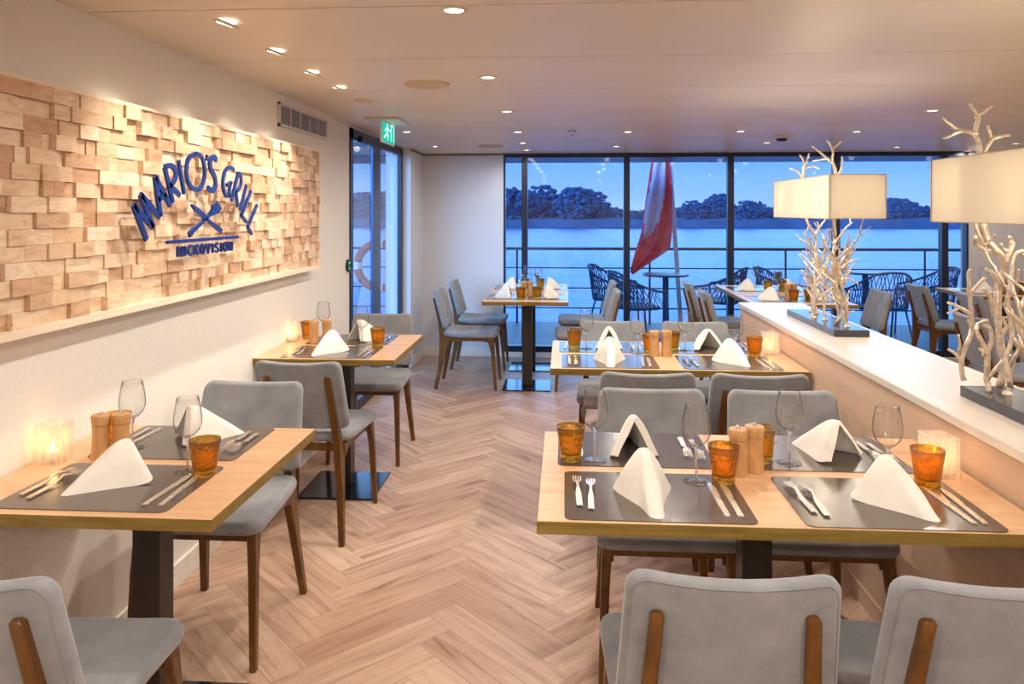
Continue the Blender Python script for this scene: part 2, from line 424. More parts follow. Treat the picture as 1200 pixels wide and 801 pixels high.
# small cover strip between side wall and ceiling in the alcove
b = B().box(XL+.085, XL+.097, DY1, YB, 2.046, 2.062); struct('trim_3', b.mesh('trim_3', 'ceiling_gap'))
b = B().box(XL+.09, WX0, YB-.012, YB, 2.044, 2.060); struct('trim_4', b.mesh('trim_4', 'ceiling_gap'))
# windows
mull = [WX0, -.40, .63, 1.66, 2.69, 3.72, WX1]
for i, (a, c) in enumerate(zip(mull, mull[1:])):
    fb = B(); w = .03
    fb.box(a if i == 0 else a+.0, a+(.02 if i == 0 else w), YB, YB+.08, .05, 2.05); fb.box(c-w if i < 5 else c-.02, c, YB, YB+.08, .05, 2.05)
    fb.box(a, c, YB+.001, YB+.079, .05, .11); fb.box(a, c, YB+.001, YB+.079, 2.02, 2.05)
    wo = struct('window_%d' % (i+1), fb.mesh('window_frame', 'window_frame'))
    pb = B().box(a+w*.8, c-w*.8, YB+.038, YB+.042, .10, 2.03); struct('pane', pb.mesh('pane', 'window_glass'), wo)
# glazed door in the left wall (structure)
fb = B(); X0, X1 = XL-.025, XL+.010
fb.box(X0, X1, DY0, DY0+.07, .0, 2.075); fb.box(X0, X1, DY1-.06, DY1, 0, 2.075)
fb.box(X0, X1, DY0, DY1, 2.0, 2.075); fb.box(X0, X1, DY0, DY1, 0, .08)
dm = UX(437, 300, XL)[0]; dm2 = UX(446, 300, XL)[0]
dr = struct('door_1', fb.mesh('door_1', 'window_frame'), label='black framed glass door in left wall')
b = B().box(X0+.01, X1-.01, dm, dm2, .08, 2.0); struct('stile', b.mesh('stile', 'door_metal'), dr)
b = B().box(XL-.014, XL-.010, DY0+.06, DY1-.05, .07, 2.01); struct('pane', b.mesh('pane', 'window_glass'), dr)
b = B().box(XL+.012, XL+.05, dm-.5, dm-.06, 1.985, 2.03, .006); struct('door_closer', b.mesh('door_closer', 'black_metal'), dr)

# partition
PX0, PX1, PYE, PZ = 1.11, 1.51, UZ(863, 354, .896)[1], .896
b = B().box(PX0+.012, PX1-.012, Y0, PYE-.012, 0, PZ-.03)
pt = struct('partition', b.mesh('partition', 'counter_side'), label='low beige partition with pale wood top between the tables')
b = B().box(PX0, PX1, Y0, PYE, PZ-.03, PZ, .004); struct('partition_top', b.mesh('partition_top', 'counter_top'), pt)
b = B().box(PX0+.004, PX0+.012, Y0, PYE-.02, 0, .07); struct('partition_plinth', b.mesh('partition_plinth', 'counter_side'), pt)

# ------------------------------------------------------------------ wood block wall panel + sign
PXF = -1.46
py0, pz_t = .55, 1.832
pyE = UX(373, 250, PXF)[0]; pz_b = 1.163
root = ob('wall_panel', None, loc=(0, 0, 0)); tag(root, 'large panel of pale wood blocks on the left wall behind the lettering', 'wall panel')
bm = bmesh.new(); tl = bm.faces.layers.float.new('tone')
rows = 15; rh = (pz_t-pz_b)/rows
for r in range(rows):
    y = py0-random.random()*.1; z0 = pz_b+r*rh
    while y < pyE:
        L = random.choice([.045, .07, .09, .11, .14]); y1 = min(y+L, pyE)
        if y1-y < .02: break
        y0_ = max(y, py0); x = PXF-.008+random.choice([0, .004, .009, .014, .02]); tn = random.random()
        if y1 > y0_:
            rr = bmesh.ops.create_cube(bm, size=1)
            for v in rr['verts']:
                v.co = Vector(((XL+.03+x)/2+v.co.x*(x-XL-.03), (y0_+y1)/2+v.co.y*(y1-y0_-.0008), z0+rh/2+v.co.z*(rh-.0008)))
            for f in {f for v in rr['verts'] for f in v.link_faces}: f[tl] = tn
        y = y1
me = bpy.data.meshes.new('wood_blocks'); bm.to_mesh(me); bm.free(); me.materials.append(M['wood_blocks'])
ob('wood_blocks', me, root)
b = B(); b.box(XL, XL+.03, py0-.02, pyE+.02, pz_b-.01, pz_t+.01)
ob('backing_board', b.mesh('backing_board', 'pale_ledge'), root)
b = B(); b.box(XL, PXF+.022, py0-.02, pyE+.018, pz_b-.022, pz_b); b.box(XL, PXF+.0, py0-.02, pyE+.018, pz_t, pz_t+.012); b.box(XL, PXF+.005, pyE, pyE+.018, pz_b, pz_t)
ob('panel_frame', b.mesh('panel_frame', 'pale_ledge'), root)

SX = -1.405; ST = .009
def sp(zx, zy):      # zoomed picture coordinates of the lettering -> wall plane
    return UX(140+zx/5.006, 160+zy/5.006, SX)
sign = ob('wall_sign', None); tag(sign, "blue metal lettering MARIO'S GRILL with crossed knife and fork on wood block wall", 'sign')
def stroke(b, pts, w):
    """flat strip along pts (Y,z) of width w (or per point), extruded in X"""
    n = len(pts); ws = w if isinstance(w, (list, tuple)) else [w]*n
    Lf, Rt = [], []
    for i, (y, z) in enumerate(pts):
        a = pts[max(i-1, 0)]; c = pts[min(i+1, n-1)]; d = Vector((c[0]-a[0], c[1]-a[1])).normalized(); nn = Vector((-d.y, d.x))*ws[i]/2
        Lf.append((SX, y+nn.x, z+nn.y)); Rt.append((SX, y-nn.x, z-nn.y))
    for i in range(n-1):
        b.poly([Lf[i], Lf[i+1], Rt[i+1], Rt[i]], (ST, 0, 0))
def smoothp(pts, k=5):
    out = []
    n = len(pts)
    for i in range(n-1):
        p0, p1, p2, p3 = pts[max(i-1, 0)], pts[i], pts[i+1], pts[min(i+2, n-1)]
        for j in range(k):
            t = j/k
            out.append(tuple(.5*((2*p1[q])+(-p0[q]+p2[q])*t+(2*p0[q]-5*p1[q]+4*p2[q]-p3[q])*t*t+(-p0[q]+3*p1[q]-3*p2[q]+p3[q])*t**3) for q in range(len(p1))))
    out.append(tuple(pts[-1])); return out
letters = [
 ([[(72, 400), (150, 605)], [(72, 400), (188, 532)], [(114, 340), (188, 532)], [(114, 340), (228, 472)]], .020),
 ([[(200, 235), (232, 468)], [(200, 235), (290, 404)], [(216, 372), (262, 340)]], .020),
 ([[(257, 180), (305, 385)], ['s', (258, 180), (290, 168), (318, 195), (322, 240), (300, 275), (280, 285)], [(285, 283), (346, 345)]], .018),
 ([[(338, 138), (372, 335)]], .016),
 ([['s', (432, 100), (395, 135), (385, 215), (405, 285), (440, 312), (475, 290), (494, 215), (480, 130), (450, 102), (428, 101)]], .016),
 ([[(508, 108), (504, 142)]], .012),
 ([['s', (563, 140), (545, 118), (524, 145), (528, 190), (553, 240), (556, 290), (535, 318), (510, 300)]], .020),
 ([['s', (664, 195), (640, 180), (612, 205), (600, 265), (606, 320), (624, 350), (640, 340)], [(644, 272), (634, 352)], [(622, 285), (648, 268)]], .015),
 ([[(690, 212), (650, 378)], ['s', (690, 214), (706, 232), (706, 280), (688, 312), (672, 322)], [(676, 318), (688, 412)]], .015),
 ([[(739, 285), (700, 430)]], .015),
 ([[(766, 318), (708, 462)], [(708, 462), (738, 500)]], .015),
 ([[(801, 400), (744, 530)], [(744, 530), (770, 570)]], .015)]
for strokes, w in letters:
    b = B()
    for s_ in strokes:
        pts = s_
        if s_[0] == 's': pts = smoothp(s_[1:], 4)
        stroke(b, [sp(*p) for p in pts], w)
    ob('letter', b.mesh('letter', 'blue_letters'), sign)
G = {'N': [[(0, 0), (0, 1)], [(0, 1), (1, 0)], [(1, 0), (1, 1)]], 'I': [[(.5, 0), (.5, 1)]],
     'C': [[(1, .85), (.6, 1), (.15, .8), (0, .5), (.15, .2), (.6, 0), (1, .15)]], 'K': [[(0, 0), (0, 1)], [(.9, 1), (0, .45)], [(.25, .6), (1, 0)]],
     'O': [[(.5, 1), (.1, .8), (0, .5), (.1, .2), (.5, 0), (.9, .2), (1, .5), (.9, .8), (.5, 1)]], 'V': [[(0, 1), (.5, 0), (1, 1)]],
     'S': [[(.95, .85), (.5, 1), (.1, .8), (.25, .55), (.75, .45), (.95, .2), (.5, 0), (.05, .15)]]}
yA, zA = sp(328, 700); yB_, zB = sp(660, 665); word = 'NICKOVISION'; zA = zB = (zA+zB)/2-.002
adv = (yB_-yA)/sum((.55 if c == 'I' else 1) for c in word); y = yA; hgt = sp(330, 650)[1]-sp(330, 700)[1]+.006
for c in word:
    wd = adv*(.55 if c == 'I' else 1); b = B(); gw = wd*.64
    for s_ in G[c]:
        stroke(b, [(y+wd*.14+p[0]*gw, zA+p[1]*hgt) for p in s_], .0065)
    ob('letter', b.mesh('letter', 'blue_letters'), sign); y += wd
b = B(); stroke(b, [sp(268, 620), sp(690, 588)], .012); ob('underline_bar', b.mesh('underline_bar', 'blue_letters'), sign)
b = B(); stroke(b, [sp(415, 400), sp(440, 425), sp(490, 470), sp(505, 485), sp(560, 530), sp(592, 555)], [.006, .020, .022, .010, .016, .019]); ob('knife_emblem', b.mesh('knife_emblem', 'blue_letters'), sign)
b = B(); stroke(b, [sp(400, 578), sp(430, 545), sp(490, 492), sp(522, 458)], [.020, .018, .010, .012])
stroke(b, [sp(520, 460), sp(545, 436), sp(556, 425)], [.012, .034, .036])
for k_ in range(4):
    dx, dy = (-18+k_*12)*.9, (-18+k_*12)*1.0
    stroke(b, [sp(552+dx, 430+dy), sp(578+dx*.6, 398+dy)], .0065)
ob('fork_emblem', b.mesh('fork_emblem', 'blue_letters'), sign)
for q in ((110, 480), (250, 330), (330, 250), (440, 103), (540, 300), (625, 350), (700, 400), (745, 520), (300, 617), (660, 590), (495, 475)):
    yy, zz = sp(*q); ob('standoff_pin', B().tube([(SX, yy, zz), (PXF-.004, yy, zz)], .004, 6).mesh('standoff_pin', 'steel'), sign)

# ------------------------------------------------------------------ vent, button, exit sign
v0 = UX(325, 121, XL); v1 = UX(382, 162, XL); za, zb = 1.935, 2.065
vt = ob('wall_vent', None); tag(vt, 'white rectangular ventilation grille high on the left wall', 'vent')
b = B(); b.box(XL, XL+.012, v0[0], v1[0], za, za+.016); b.box(XL, XL+.012, v0[0], v1[0], zb-.016, zb); b.box(XL, XL+.012, v0[0], v0[0]+.02, za, zb); b.box(XL, XL+.012, v1[0]-.02, v1[0], za, zb)
ob('frame', b.mesh('frame', 'vent_white'), vt)
b = B(); n = 5
for i in range(1, n):
    yy = v0[0]+.02+(v1[0]-v0[0]-.04)*i/n; b.box(XL+.001, XL+.010, yy-.005, yy+.005, za+.01, zb-.01)
ob('divider', b.mesh('divider', 'vent_white'), vt)
b = B(); b.box(XL, XL+.002, v0[0]+.01, v1[0]-.01, za+.01, zb-.01)
for i in range(9):
    z = za+.022+i*(zb-za-.04)/8; b.box(XL+.002, XL+.008, v0[0]+.015, v1[0]-.015, z-.0025, z+.0015)
ob('slats', b.mesh('slats', 'vent_slat'), vt)
y_, z_ = UX(407, 311, XL)
bt = ob('door_button', None, loc=(XL, y_, z_), rot=(0, PI/2, 0)); tag(bt, 'round black door button with lit green centre beside the glass door', 'button')
b = B().lathe([(0, 0), (.045, 0), (.045, .014), (.034, .02), (.032, .014)], 24); ob('housing', b.mesh('housing', 'black_metal', 40.0), bt)
b = B().lathe([(0, .017), (.03, .015), (.03, .008)], 24); ob('push_ring', b.mesh('push_ring', 'button_green', 40.0), bt)
b = B().lathe([(0, .022), (.016, .021), (.017, .012)], 20); ob('push_cap', b.mesh('push_cap', 'black_metal', 40.0), bt)
# exit sign (hanging, parallel to the left wall)
EX = -1.20
ey0, ez0 = UX(447.5, 167, EX); ey1, ez1 = UX(462.5, 171, EX); eb = (ez0+ez1)/2; et = ceil_z(ey0)-.005
es = ob('exit_sign', None); tag(es, 'green and white emergency exit sign hanging from the ceiling by the glass door', 'exit sign')
b = B().box(EX-.012, EX+.0, ey0, ey1, eb, et-.012, .002); ob('sign_plate', b.mesh('sign_plate', 'exit_white'), es)
b = B().box(EX, EX+.002, ey0+.012, ey1-.012, eb+.012, et-.024); ob('green_field', b.mesh('green_field', 'exit_green'), es)
cy, H_, zc = (ey0+ey1)/2, et-eb-.05, eb+.025
b = B()
def pic(pts, w):
    old = globals()['SX'], globals()['ST']; globals()['SX'] = EX+.002; globals()['ST'] = .001
    stroke(b, pts, w); globals()['SX'], globals()['ST'] = old
Wd = ey1-ey0
def pc(u, v): return (ey0+Wd*u, zc+H_*v)
pic([pc(.36, .92), pc(.44, .92)], .02)             # head
pic([pc(.40, .82), pc(.36, .45)], .024)            # body
pic([pc(.36, .45), pc(.46, .28), pc(.42, .02)], .016)
pic([pc(.36, .45), pc(.28, .25), pc(.14, .12)], .016)
pic([pc(.40, .78), pc(.53, .6), pc(.62, .66)], .012)
pic([pc(.40, .78), pc(.26, .66), pc(.2, .5)], .012)
pic([pc(.68, 0), pc(.68, 1), pc(.9, 1), pc(.9, 0)], .014)  # doorway
ob('running_figure', b.mesh('running_figure', 'exit_glow'), es)
b = B().box(EX-.12, EX+.11, ey0-.0, ey1+.05, et-.012, et+.004, .003); ob('mounting_plate', b.mesh('mounting_plate', 'vent_white'), es)

# ------------------------------------------------------------------ ceiling fittings and lamps
def spot(loc, power, size=3.1, blend=.7, col=(1, .93, .83), rot=(0, 0, 0), rad=.03):
    l = bpy.data.lights.new('spot', 'SPOT'); l.energy = power; l.spot_size = size; l.spot_blend = blend; l.color = col; l.shadow_soft_size = rad
    o = bpy.data.objects.new('spot', l); COL.objects.link(o); o.location = loc; o.rotation_euler = rot; return o
dl_ring = B().lathe([(.030, .004), (.030, -.004), (.036, -.007), (.044, -.004), (.046, 0), (.046, .004)], 28).mesh('trim_ring', 'vent_white', 50.0)
dl_lens = B().lathe([(0, -.002), (.031, -.002), (.031, .002), (0, .002)], 24).mesh('lens', 'lamp_emit')
DL = [(532, 11, 'first and largest of the row down the ceiling middle'), (572, 90, 'second of the row down the ceiling middle'), (594, 130, 'third of the row down the ceiling middle'),
      (607, 154, 'fourth of the row down the ceiling middle'), (613, 167, 'fifth of the middle row, near the window'), (617, 175.5, 'last of the middle row, at the window edge'),
      (477, 154, 'just right of the exit sign'), (510, 171, 'over the white alcove corner'), (782, 115, 'nearest one over the partition table'), (736, 154, 'left of the centre window pane'),
      (722, 171, 'close above the second window bar'), (868, 153.5, 'left of the round smoke detector'), (899, 166.7, 'just below left of the smoke detector'), (1004, 153.7, 'above the far branch lamp'),
      (1051, 171.7, 'between the two branch lamps near the window'), (1092.7, 129, 'left of the near lamp branches'), (1131, 177, 'behind the near lamp branches'), (1190.7, 167.7, 'at the right edge above the near lamp shade')]
def ceil_pos(px, py):
    z = 2.11
    for _ in range(6):
        x, y = UZ(px, py, z); z = ceil_z(y)
    return x, y, z
for px, py, lb in DL:
    x, y, z = ceil_pos(px, py); y = min(y, YB-.07); z = ceil_z(y)
    spawn('downlight', [('trim_ring', dl_ring), ('lens', dl_lens)], (x, y, z-.0), 0, 'lit recessed downlight, '+lb, 'downlight', 'ceiling downlights')
    spot((x, y, z-.02), 26 if y < 4.2 else (17 if y < 5.5 else (9 if x > -.6 else 1.5)))
# lamps of the same rows behind and beside camera, one extra bare spot in view
for x, y in ((-.4, .4), (-.4, -1.1), (.7, .4), (.8, -1.1), (.55, 3.4), (2.4, .5), (2.5, 2.2), (2.6, 3.7), (4, 1), (4, 3), (3.8, -1), (2.3, -1.1)):
    spot((x, y, ceil_z(y)-.02), 34 if x < 2 else 26)
for i, (px, py, lb) in enumerate(((265, 25, 'nearest'), (323, 59, 'second nearest'), (365, 84, 'third'), (398, 102, 'fourth and farthest'))):
    x, y, z = ceil_pos(px, py)
    r = spawn('wall_washer', [('trim_ring', dl_ring), ('lens', dl_lens)], (x, y, z-.001), 0, 'tilted recessed spotlight aimed at the block panel, %s in its row' % lb, 'spotlight', 'spotlights washing the wood panel')
    r.children[1].rotation_euler = (0, .35, 0); r.children[1].location = (0, 0, -.006)
    spot((x, y, z-.03), 20, 1.45, 1.0, (1, .90, .76), (0, .44, 0), .02)
for y in (1.1, .2): spot((-.94, y, 2.08), 20, 1.45, 1.0, (1, .90, .76), (0, .44, 0), .02)
# speakers, sprinkler, smoke detector
spk = B().lathe([(0, -.004), (.10, -.004), (.108, -.010), (.115, -.002), (.115, .002)], 32).mesh('ceiling_speaker', 'speaker_grille', 40.0)
x, y, z = ceil_pos(500, 98); tag(ob('ceiling_speaker', spk, None, (x, y, z)), 'round flat speaker grille set in the ceiling, the larger and nearer one', 'speaker')
spk2 = B().lathe([(0, -.004), (.05, -.004), (.055, -.010), (.06, -.002), (.06, .002)], 32).mesh('ceiling_sensor', 'speaker_grille', 40.0)
x, y, z = ceil_pos(427, 117); tag(ob('ceiling_sensor', spk2, None, (x, y, z)), 'small round cap in the ceiling above the glass door', 'ceiling cap')
x, y, z = ceil_pos(575, 171); tag(ob('ceiling_speaker', spk, None, (x, y, z)), 'round flat speaker grille in the ceiling over the white alcove', 'speaker')
x, y, z = ceil_pos(670, 153)
b = B().lathe([(0, -.0), (.035, -.001), (.03, -.012), (.012, -.014), (.01, -.035), (.004, -.04), (.004, -.05), (.022, -.052), (.0, -.056)], 18)
tag(ob('sprinkler', b.mesh('sprinkler', 'chrome', 40.0), None, (x, y, z)), 'small metal sprinkler head on the ceiling', 'sprinkler')
x, y, z = ceil_pos(916, 160)
sm = ob('smoke_detector', None, loc=(x, y, z)); tag(sm, 'dark domed smoke detector with pale rim on the ceiling near the window', 'smoke detector')
b = B().lathe([(0, 0), (.07, 0), (.068, -.012), (.05, -.016), (.045, -.008)], 24); ob('rim', b.mesh('rim', 'vent_white', 40.0), sm)
b = B().lathe([(.048, -.01), (.036, -.035), (0, -.042)], 24); ob('dome', b.mesh('dome', 'black_metal', 40.0), sm)

# ------------------------------------------------------------------ chair
def chair_meshes():
    P = {}
    # seat: outline in x,y ; front = +y
    o = [(x*(1+.10*(y/.22)*.5), y) for x, y in dens(roundrect(.43, .45, .05, 6), .05)]
    def fm(u, v, w):
        zz = .428+w
        if w > .02: zz += -.010*math.exp(-((u/.16)**2+((v+.02)/.17)**2))
        zz += .010*max(0, -v-.1)/.12
        return (u, v+.02, zz)
    P['seat'] = B().slab(o, .018, .047, fm).mesh('seat', 'suede', 60.0)
    o = [(x*(1-.045*(y/.16)), y) for x, y in dens(roundrect(.405, .32, .036, 6), .045)]
    def fb(u, v, w):
        t = (v+.16)/.32
        yc = -.190-.085*t-.022*(1-(u/.2)**2)
        return (u, yc+w-.012, .66+v-(.012*(1-(u/.2)**2) if v > .1 else 0))
    P['backrest'] = B().slab(o, .012, .040, fb).mesh('backrest', 'suede', 60.0)
    # piping along back rim
    pts = [Vector(fb(x*.965, y*.965, -.001)) for x, y in dens(roundrect(.405, .32, .036, 5), .03)]
    pts = [Vector(fb(x*(1-.045*(y/.16))*.955, y*.955, -.0005)) for x, y in dens(roundrect(.405, .32, .036, 5), .03)]
    P['piping'] = B().tube(pts, .0011, 5, True).mesh('piping', 'suede', True)
    for s_, nm in ((-1, 'L'), (1, 'R')):
        P['rear'+nm] = B().beam([(s_*.198, -.262, 0), (s_*.180, -.222, .22), (s_*.168, -.205, .36), (s_*.163, -.207, .44), (s_*.152, -.232, .56), (s_*.140, -.283, .742), (s_*.139, -.286, .748)],
                                [(.012, .014), (.015, .019), (.016, .032), (.016, .030), (.014, .018), (.0125, .0125), (.008, .008)], .14).mesh('rear_leg', 'walnut', 30.0)
        P['front'+nm] = B().beam([(s_*.208, .238, 0), (s_*.198, .214, .30), (s_*.192, .198, .40), (s_*.190, .192, .432)],
                                 [(.011, .011), (.014, .016), (.015, .024), (.015, .026)], .14).mesh('front_leg', 'walnut', 30.0)
    b = B()
    for s_ in (-1, 1):
        x = s_*.178
        prof = [(-.19, .43), (.19, .43), (.19, .375), (.165, .392), (.13, .398), (-.10, .398), (-.14, .392), (-.175, .365)]
        b.poly([(x-.009-(0), y, z) for y, z in prof], (.018, 0, 0))
    b.box(-.18, .18, .185, .203, .40, .43); b.box(-.165, .165, -.205, -.187, .40, .43)
    P['rail'] = b.mesh('seat_frame', 'walnut')
    P['tag'] = B().box(.2005, .2035, -.222, -.206, .585, .635).mesh('fabric_tag', 'tag_black')
    P['tagmark'] = B().box(.2035, .2038, -.216, -.212, .592, .628).mesh('tag_print', 'tag_white')
    return P
CP = chair_meshes()
def chair(x, y, rz, label, group):
    r = ob('dining_chair', None, loc=(x, y, 0), rot=(0, 0, rz)); tag(r, label, 'chair', group)
    ob('seat', CP['seat'], r); bk = ob('backrest', CP['backrest'], r)
    ob('piping', CP['piping'], bk); tg = ob('fabric_tag', CP['tag'], bk)
    for n_ in ('rearL', 'rearR', 'frontL', 'frontR'): ob('leg', CP[n_], r)
    ob('seat_frame', CP['rail'], r); return r
# rz=0 faces +Y (away from camera)
chair(-1.135, 1.575, .06, 'grey suede chair in the bottom left corner, its back to us, nearest left one', 'chairs along the left wall')
chair(-1.205, 2.62, PI, 'grey suede chair facing us behind the front left table', 'chairs along the left wall')
chair(-1.17, 3.565, -.03, 'grey suede chair with its back to us, tucked at the second left table', 'chairs along the left wall')
chair(-1.17, 4.59, PI, 'grey suede chair facing us behind the second left table, before the glass door', 'chairs along the left wall')
chair(.31, 1.69, 0, 'grey suede chair with its back to us at bottom centre of the foreground table', 'chairs along the partition')
chair(.80, 1.69, -.03, 'grey suede chair with its back to us in the bottom right corner', 'chairs along the partition')
chair(.325, 2.60, PI, 'grey suede chair facing us across the foreground table, left one', 'chairs along the partition')
chair(.80, 2.60, PI, 'grey suede chair facing us across the foreground table, right one against the partition', 'chairs along the partition')
chair(.345, 3.435, 0, 'grey suede chair with its back to us at the second partition table, left one', 'chairs along the partition')
chair(.80, 3.435, 0, 'grey suede chair with its back to us at the second partition table, right one', 'chairs along the partition')
chair(.29, 4.36, PI, 'grey suede chair facing us behind the second partition table, left one', 'chairs along the partition')
chair(.78, 4.36, PI, 'grey suede chair facing us behind the second partition table, right one', 'chairs along the partition')
chair(-.80, 6.45, -PI/2, 'grey chair in profile left of the window table, the nearer of two', 'chairs by the window')
chair(-.79, 7.24, -PI/2, 'grey chair in profile left of the window table, farther one by the alcove', 'chairs by the window')
chair(.17, 6.45, PI/2, 'grey chair in profile right of the window table, the nearer of two', 'chairs by the window')
chair(.19, 7.24, PI/2, 'grey chair in profile right of the window table, the farther of two', 'chairs by the window')
chair(1.43, 6.42, -PI/2, 'grey chair at the table just behind the partition end, nearer left one', 'chairs by the window')
chair(1.42, 7.18, -PI/2, 'grey chair at the table just behind the partition end, farther left one', 'chairs by the window')
chair(2.38, 6.55, PI/2, 'grey chair with plain front towards us, right of the far branch lamp base', 'chairs by the window')
chair(3.455, 7.10, -PI/2, 'grey chair right of the dark rope chairs, its wooden side frame showing', 'chairs by the window')
chair(3.52, 6.35, -PI/2, 'grey chair seen through the near lamp branches by the window table', 'chairs by the window')
chair(2.86, 5.05, -PI/2, 'grey chair half hidden behind the near lamp branches, closest one past the partition', 'chairs by the window')

# ------------------------------------------------------------------ tables
def table(x0, x1, y0, y1, label, cols=None, TZ=.755, grain_x=True):
    cx, cy = (x0+x1)/2, (y0+y1)/2; w, d = x1-x0, y1-y0
    r = ob('dining_table', None, loc=(cx, cy, 0)); tag(r, label, 'table', 'oak pedestal tables')
    b = B().box(-w/2+.0015, w/2-.0015, -d/2+.0015, d/2-.0015, TZ-.004, TZ)
    ob('tabletop', b.mesh('tabletop', 'oak_top'), r)
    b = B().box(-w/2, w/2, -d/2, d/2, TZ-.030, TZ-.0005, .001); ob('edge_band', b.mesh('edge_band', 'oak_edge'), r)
    b = B().box(-.04, .04, -.04, .04, .012, TZ-.036, .003); ob('column', b.mesh('column', 'column_metal'), r)
    b = B().box(-.15, .15, -.15, .15, TZ-.036, TZ-.030); ob('top_bracket', b.mesh('top_bracket', 'black_metal'), r)
    b = B().box(-.20, .20, -.20, .20, 0, .010, .002); ob('base_plate', b.mesh('base_plate', 'base_steel'), r)
    return r
table(XL+.002, -.825, 1.73, 2.48, 'light oak table for two against the left wall, nearest the camera')
table(XL+.002, -.822, 3.64, 4.40, 'light oak table for two against the left wall, the farther one')
table(-.064, PX0-.001, 1.775, 2.50, 'large light oak table for four in the right foreground, touching the partition')
table(-.064, PX0-.001, 3.50, 4.26, 'light oak table for four, second along the partition')
table(-.655, .035, 6.04, 6.80, 'light oak table left of centre by the window, nearer of the joined pair')
table(-.655, .035, 6.81, 7.57, 'light oak table by the window, farther of the joined pair left of centre')
table(1.47, 2.27, 6.02, 6.78, 'oak table behind the end of the partition, nearer of its joined pair')
table(1.47, 2.27, 6.79, 7.55, 'oak table behind the partition end, against the window')
table(3.50, 4.30, 6.70, 7.45, 'oak table beyond the near branch lamp, by the right end of the window')
table(2.98, 3.68, 4.70, 5.45, 'oak table hidden behind the near lamp branches, closest past the partition')

# ------------------------------------------------------------------ tableware
mat_me = None
b = B(); o = roundrect(.45, .33, .02, 5)
b.poly([(x, y, 0) for x, y in o], (0, 0, .0022)); mat_me = b.mesh('placemat', 'placemat')
def fork_mesh():
    b = B()
    def zc(y): return .003+.010*math.exp(-((y-.035)/.03)**2) + (.004 if y > .07 else 0)*max(0, (y-.07)/.03)
    def strip(x0f, x1f, ys, t=.0022):
        pr = None
        for y in ys:
            z = zc(y); q = [b.bm.verts.new(p) for p in ((x0f(y), y, z), (x1f(y), y, z), (x1f(y), y, z+t), (x0f(y), y, z+t))]
            if pr:
                for i in range(4): b.bm.faces.new((pr[i], pr[(i+1) % 4], q[(i+1) % 4], q[i]))
            else: b.bm.faces.new(q)
            pr = q
        b.bm.faces.new(pr)
    hw = lambda y: .0075 if y < -.02 else (.0075-.0045*min(1, (y+.02)/.03) if y < .03 else .003+.009*min(1, (y-.03)/.02))
    strip(lambda y: -hw(y), lambda y: hw(y), [-.10, -.06, -.02, -.005, .01, .03, .036, .043, .05, .055])
    for k_ in range(4):
        c = -.0096+k_*.0064
        strip(lambda y, c=c: c-.0017, lambda y, c=c: c+.0017*(1 if y < .09 else .6), [.053, .07, .085, .095])
    return b.mesh('dinner_fork', 'hammered_steel')
def knife_mesh():
    b = B()
    o = [(-.0065, -.11), (.0065, -.11), (.0075, -.01), (.004, .0), (.009, .012), (.010, .07), (.004, .105), (-.004, .112), (-.0075, .09), (-.0075, .0)]
    b.poly([(x, y, .001) for x, y in o], (0, 0, .0030))
    return b.mesh('dinner_knife', 'hammered_steel')
fork_me, knife_me = fork_mesh(), knife_mesh()
# napkin
def napkin_mesh(seed=0, Fy=-.165, w=.076, h=.130, name='napkin'):
    rnd = random.Random(seed)
    A = Vector((0, .012, h)); base = [(-w*.94, .040), (-w, .022), (-w*.70, -.035), (-w*.38, -.095), (-.020, Fy+.016), (-.004, Fy), (.014, Fy+.010), (w*.38, -.095), (w*.68, -.03), (w, .026), (w*.94, .044)]
    bs = smoothp(base, 4); b = B(); R = 12; rows = []
    for ly in (0, 1):
        rg = []
        for i in range(R+1):
            r = .05+.95*i/R; row = []
            for j, (x, y) in enumerate(bs):
                s_ = j/(len(bs)-1)*2-1
                bp = Vector((x, y, 0)); p = A+(bp-A)*r
                bulge = .010*math.sin(PI*r)*(1-abs(s_))*0
                side = 1 if s_ > 0 else -1
                n = Vector((side*.92, -.25, .35)).normalized()
                p += n*(.010*math.sin(PI*r)*math.sin(PI*min(1, abs(s_)))+.0016*math.sin(9*r+5*s_+seed)*r)
                p.z += (.010*max(0, abs(s_)-.7)/.3)*r
                if i < 3: p.z -= (.012, .004, .001)[i]
                # pleat line near the ridge
                if .08 < s_ < .2 or -.16 < s_ < -.05: p += n*-.0035*math.sin(PI*r)
                if ly: 
                    th = .0100 + .007*max(0, abs(s_)-.86)/.14
                    ins = Vector((-side*.9, .45, -.1)) if abs(s_) > .08 else Vector((0, .9, -.3))
                    p = p+ins.normalized()*th
                p.z = max(p.z, .0005 + (.0 if not ly else .001))
                row.append(b.bm.verts.new(p))
            rg.append(row)
        rows.append(rg)
    a, c = rows; nj = len(bs)
    for g in (a, c):
        for i in range(R):
            for j in range(nj-1): b.bm.faces.new((g[i][j], g[i][j+1], g[i+1][j+1], g[i+1][j]))
    for i in range(R):
        for j in (0, nj-1): b.bm.faces.new((a[i][j], a[i+1][j], c[i+1][j], c[i][j]))
    for j in range(nj-1):
        for i in (0, R): b.bm.faces.new((a[i][j], a[i][j+1], c[i][j+1], c[i][j]))
    return b.mesh(name, 'napkin_cloth', 50.0)
nap_me = [napkin_mesh(0), napkin_mesh(1, -.15, .085, .125), napkin_mesh(2, -.175, .07, .135)]
nap_wide = napkin_mesh(3, -.10, .115, .115)
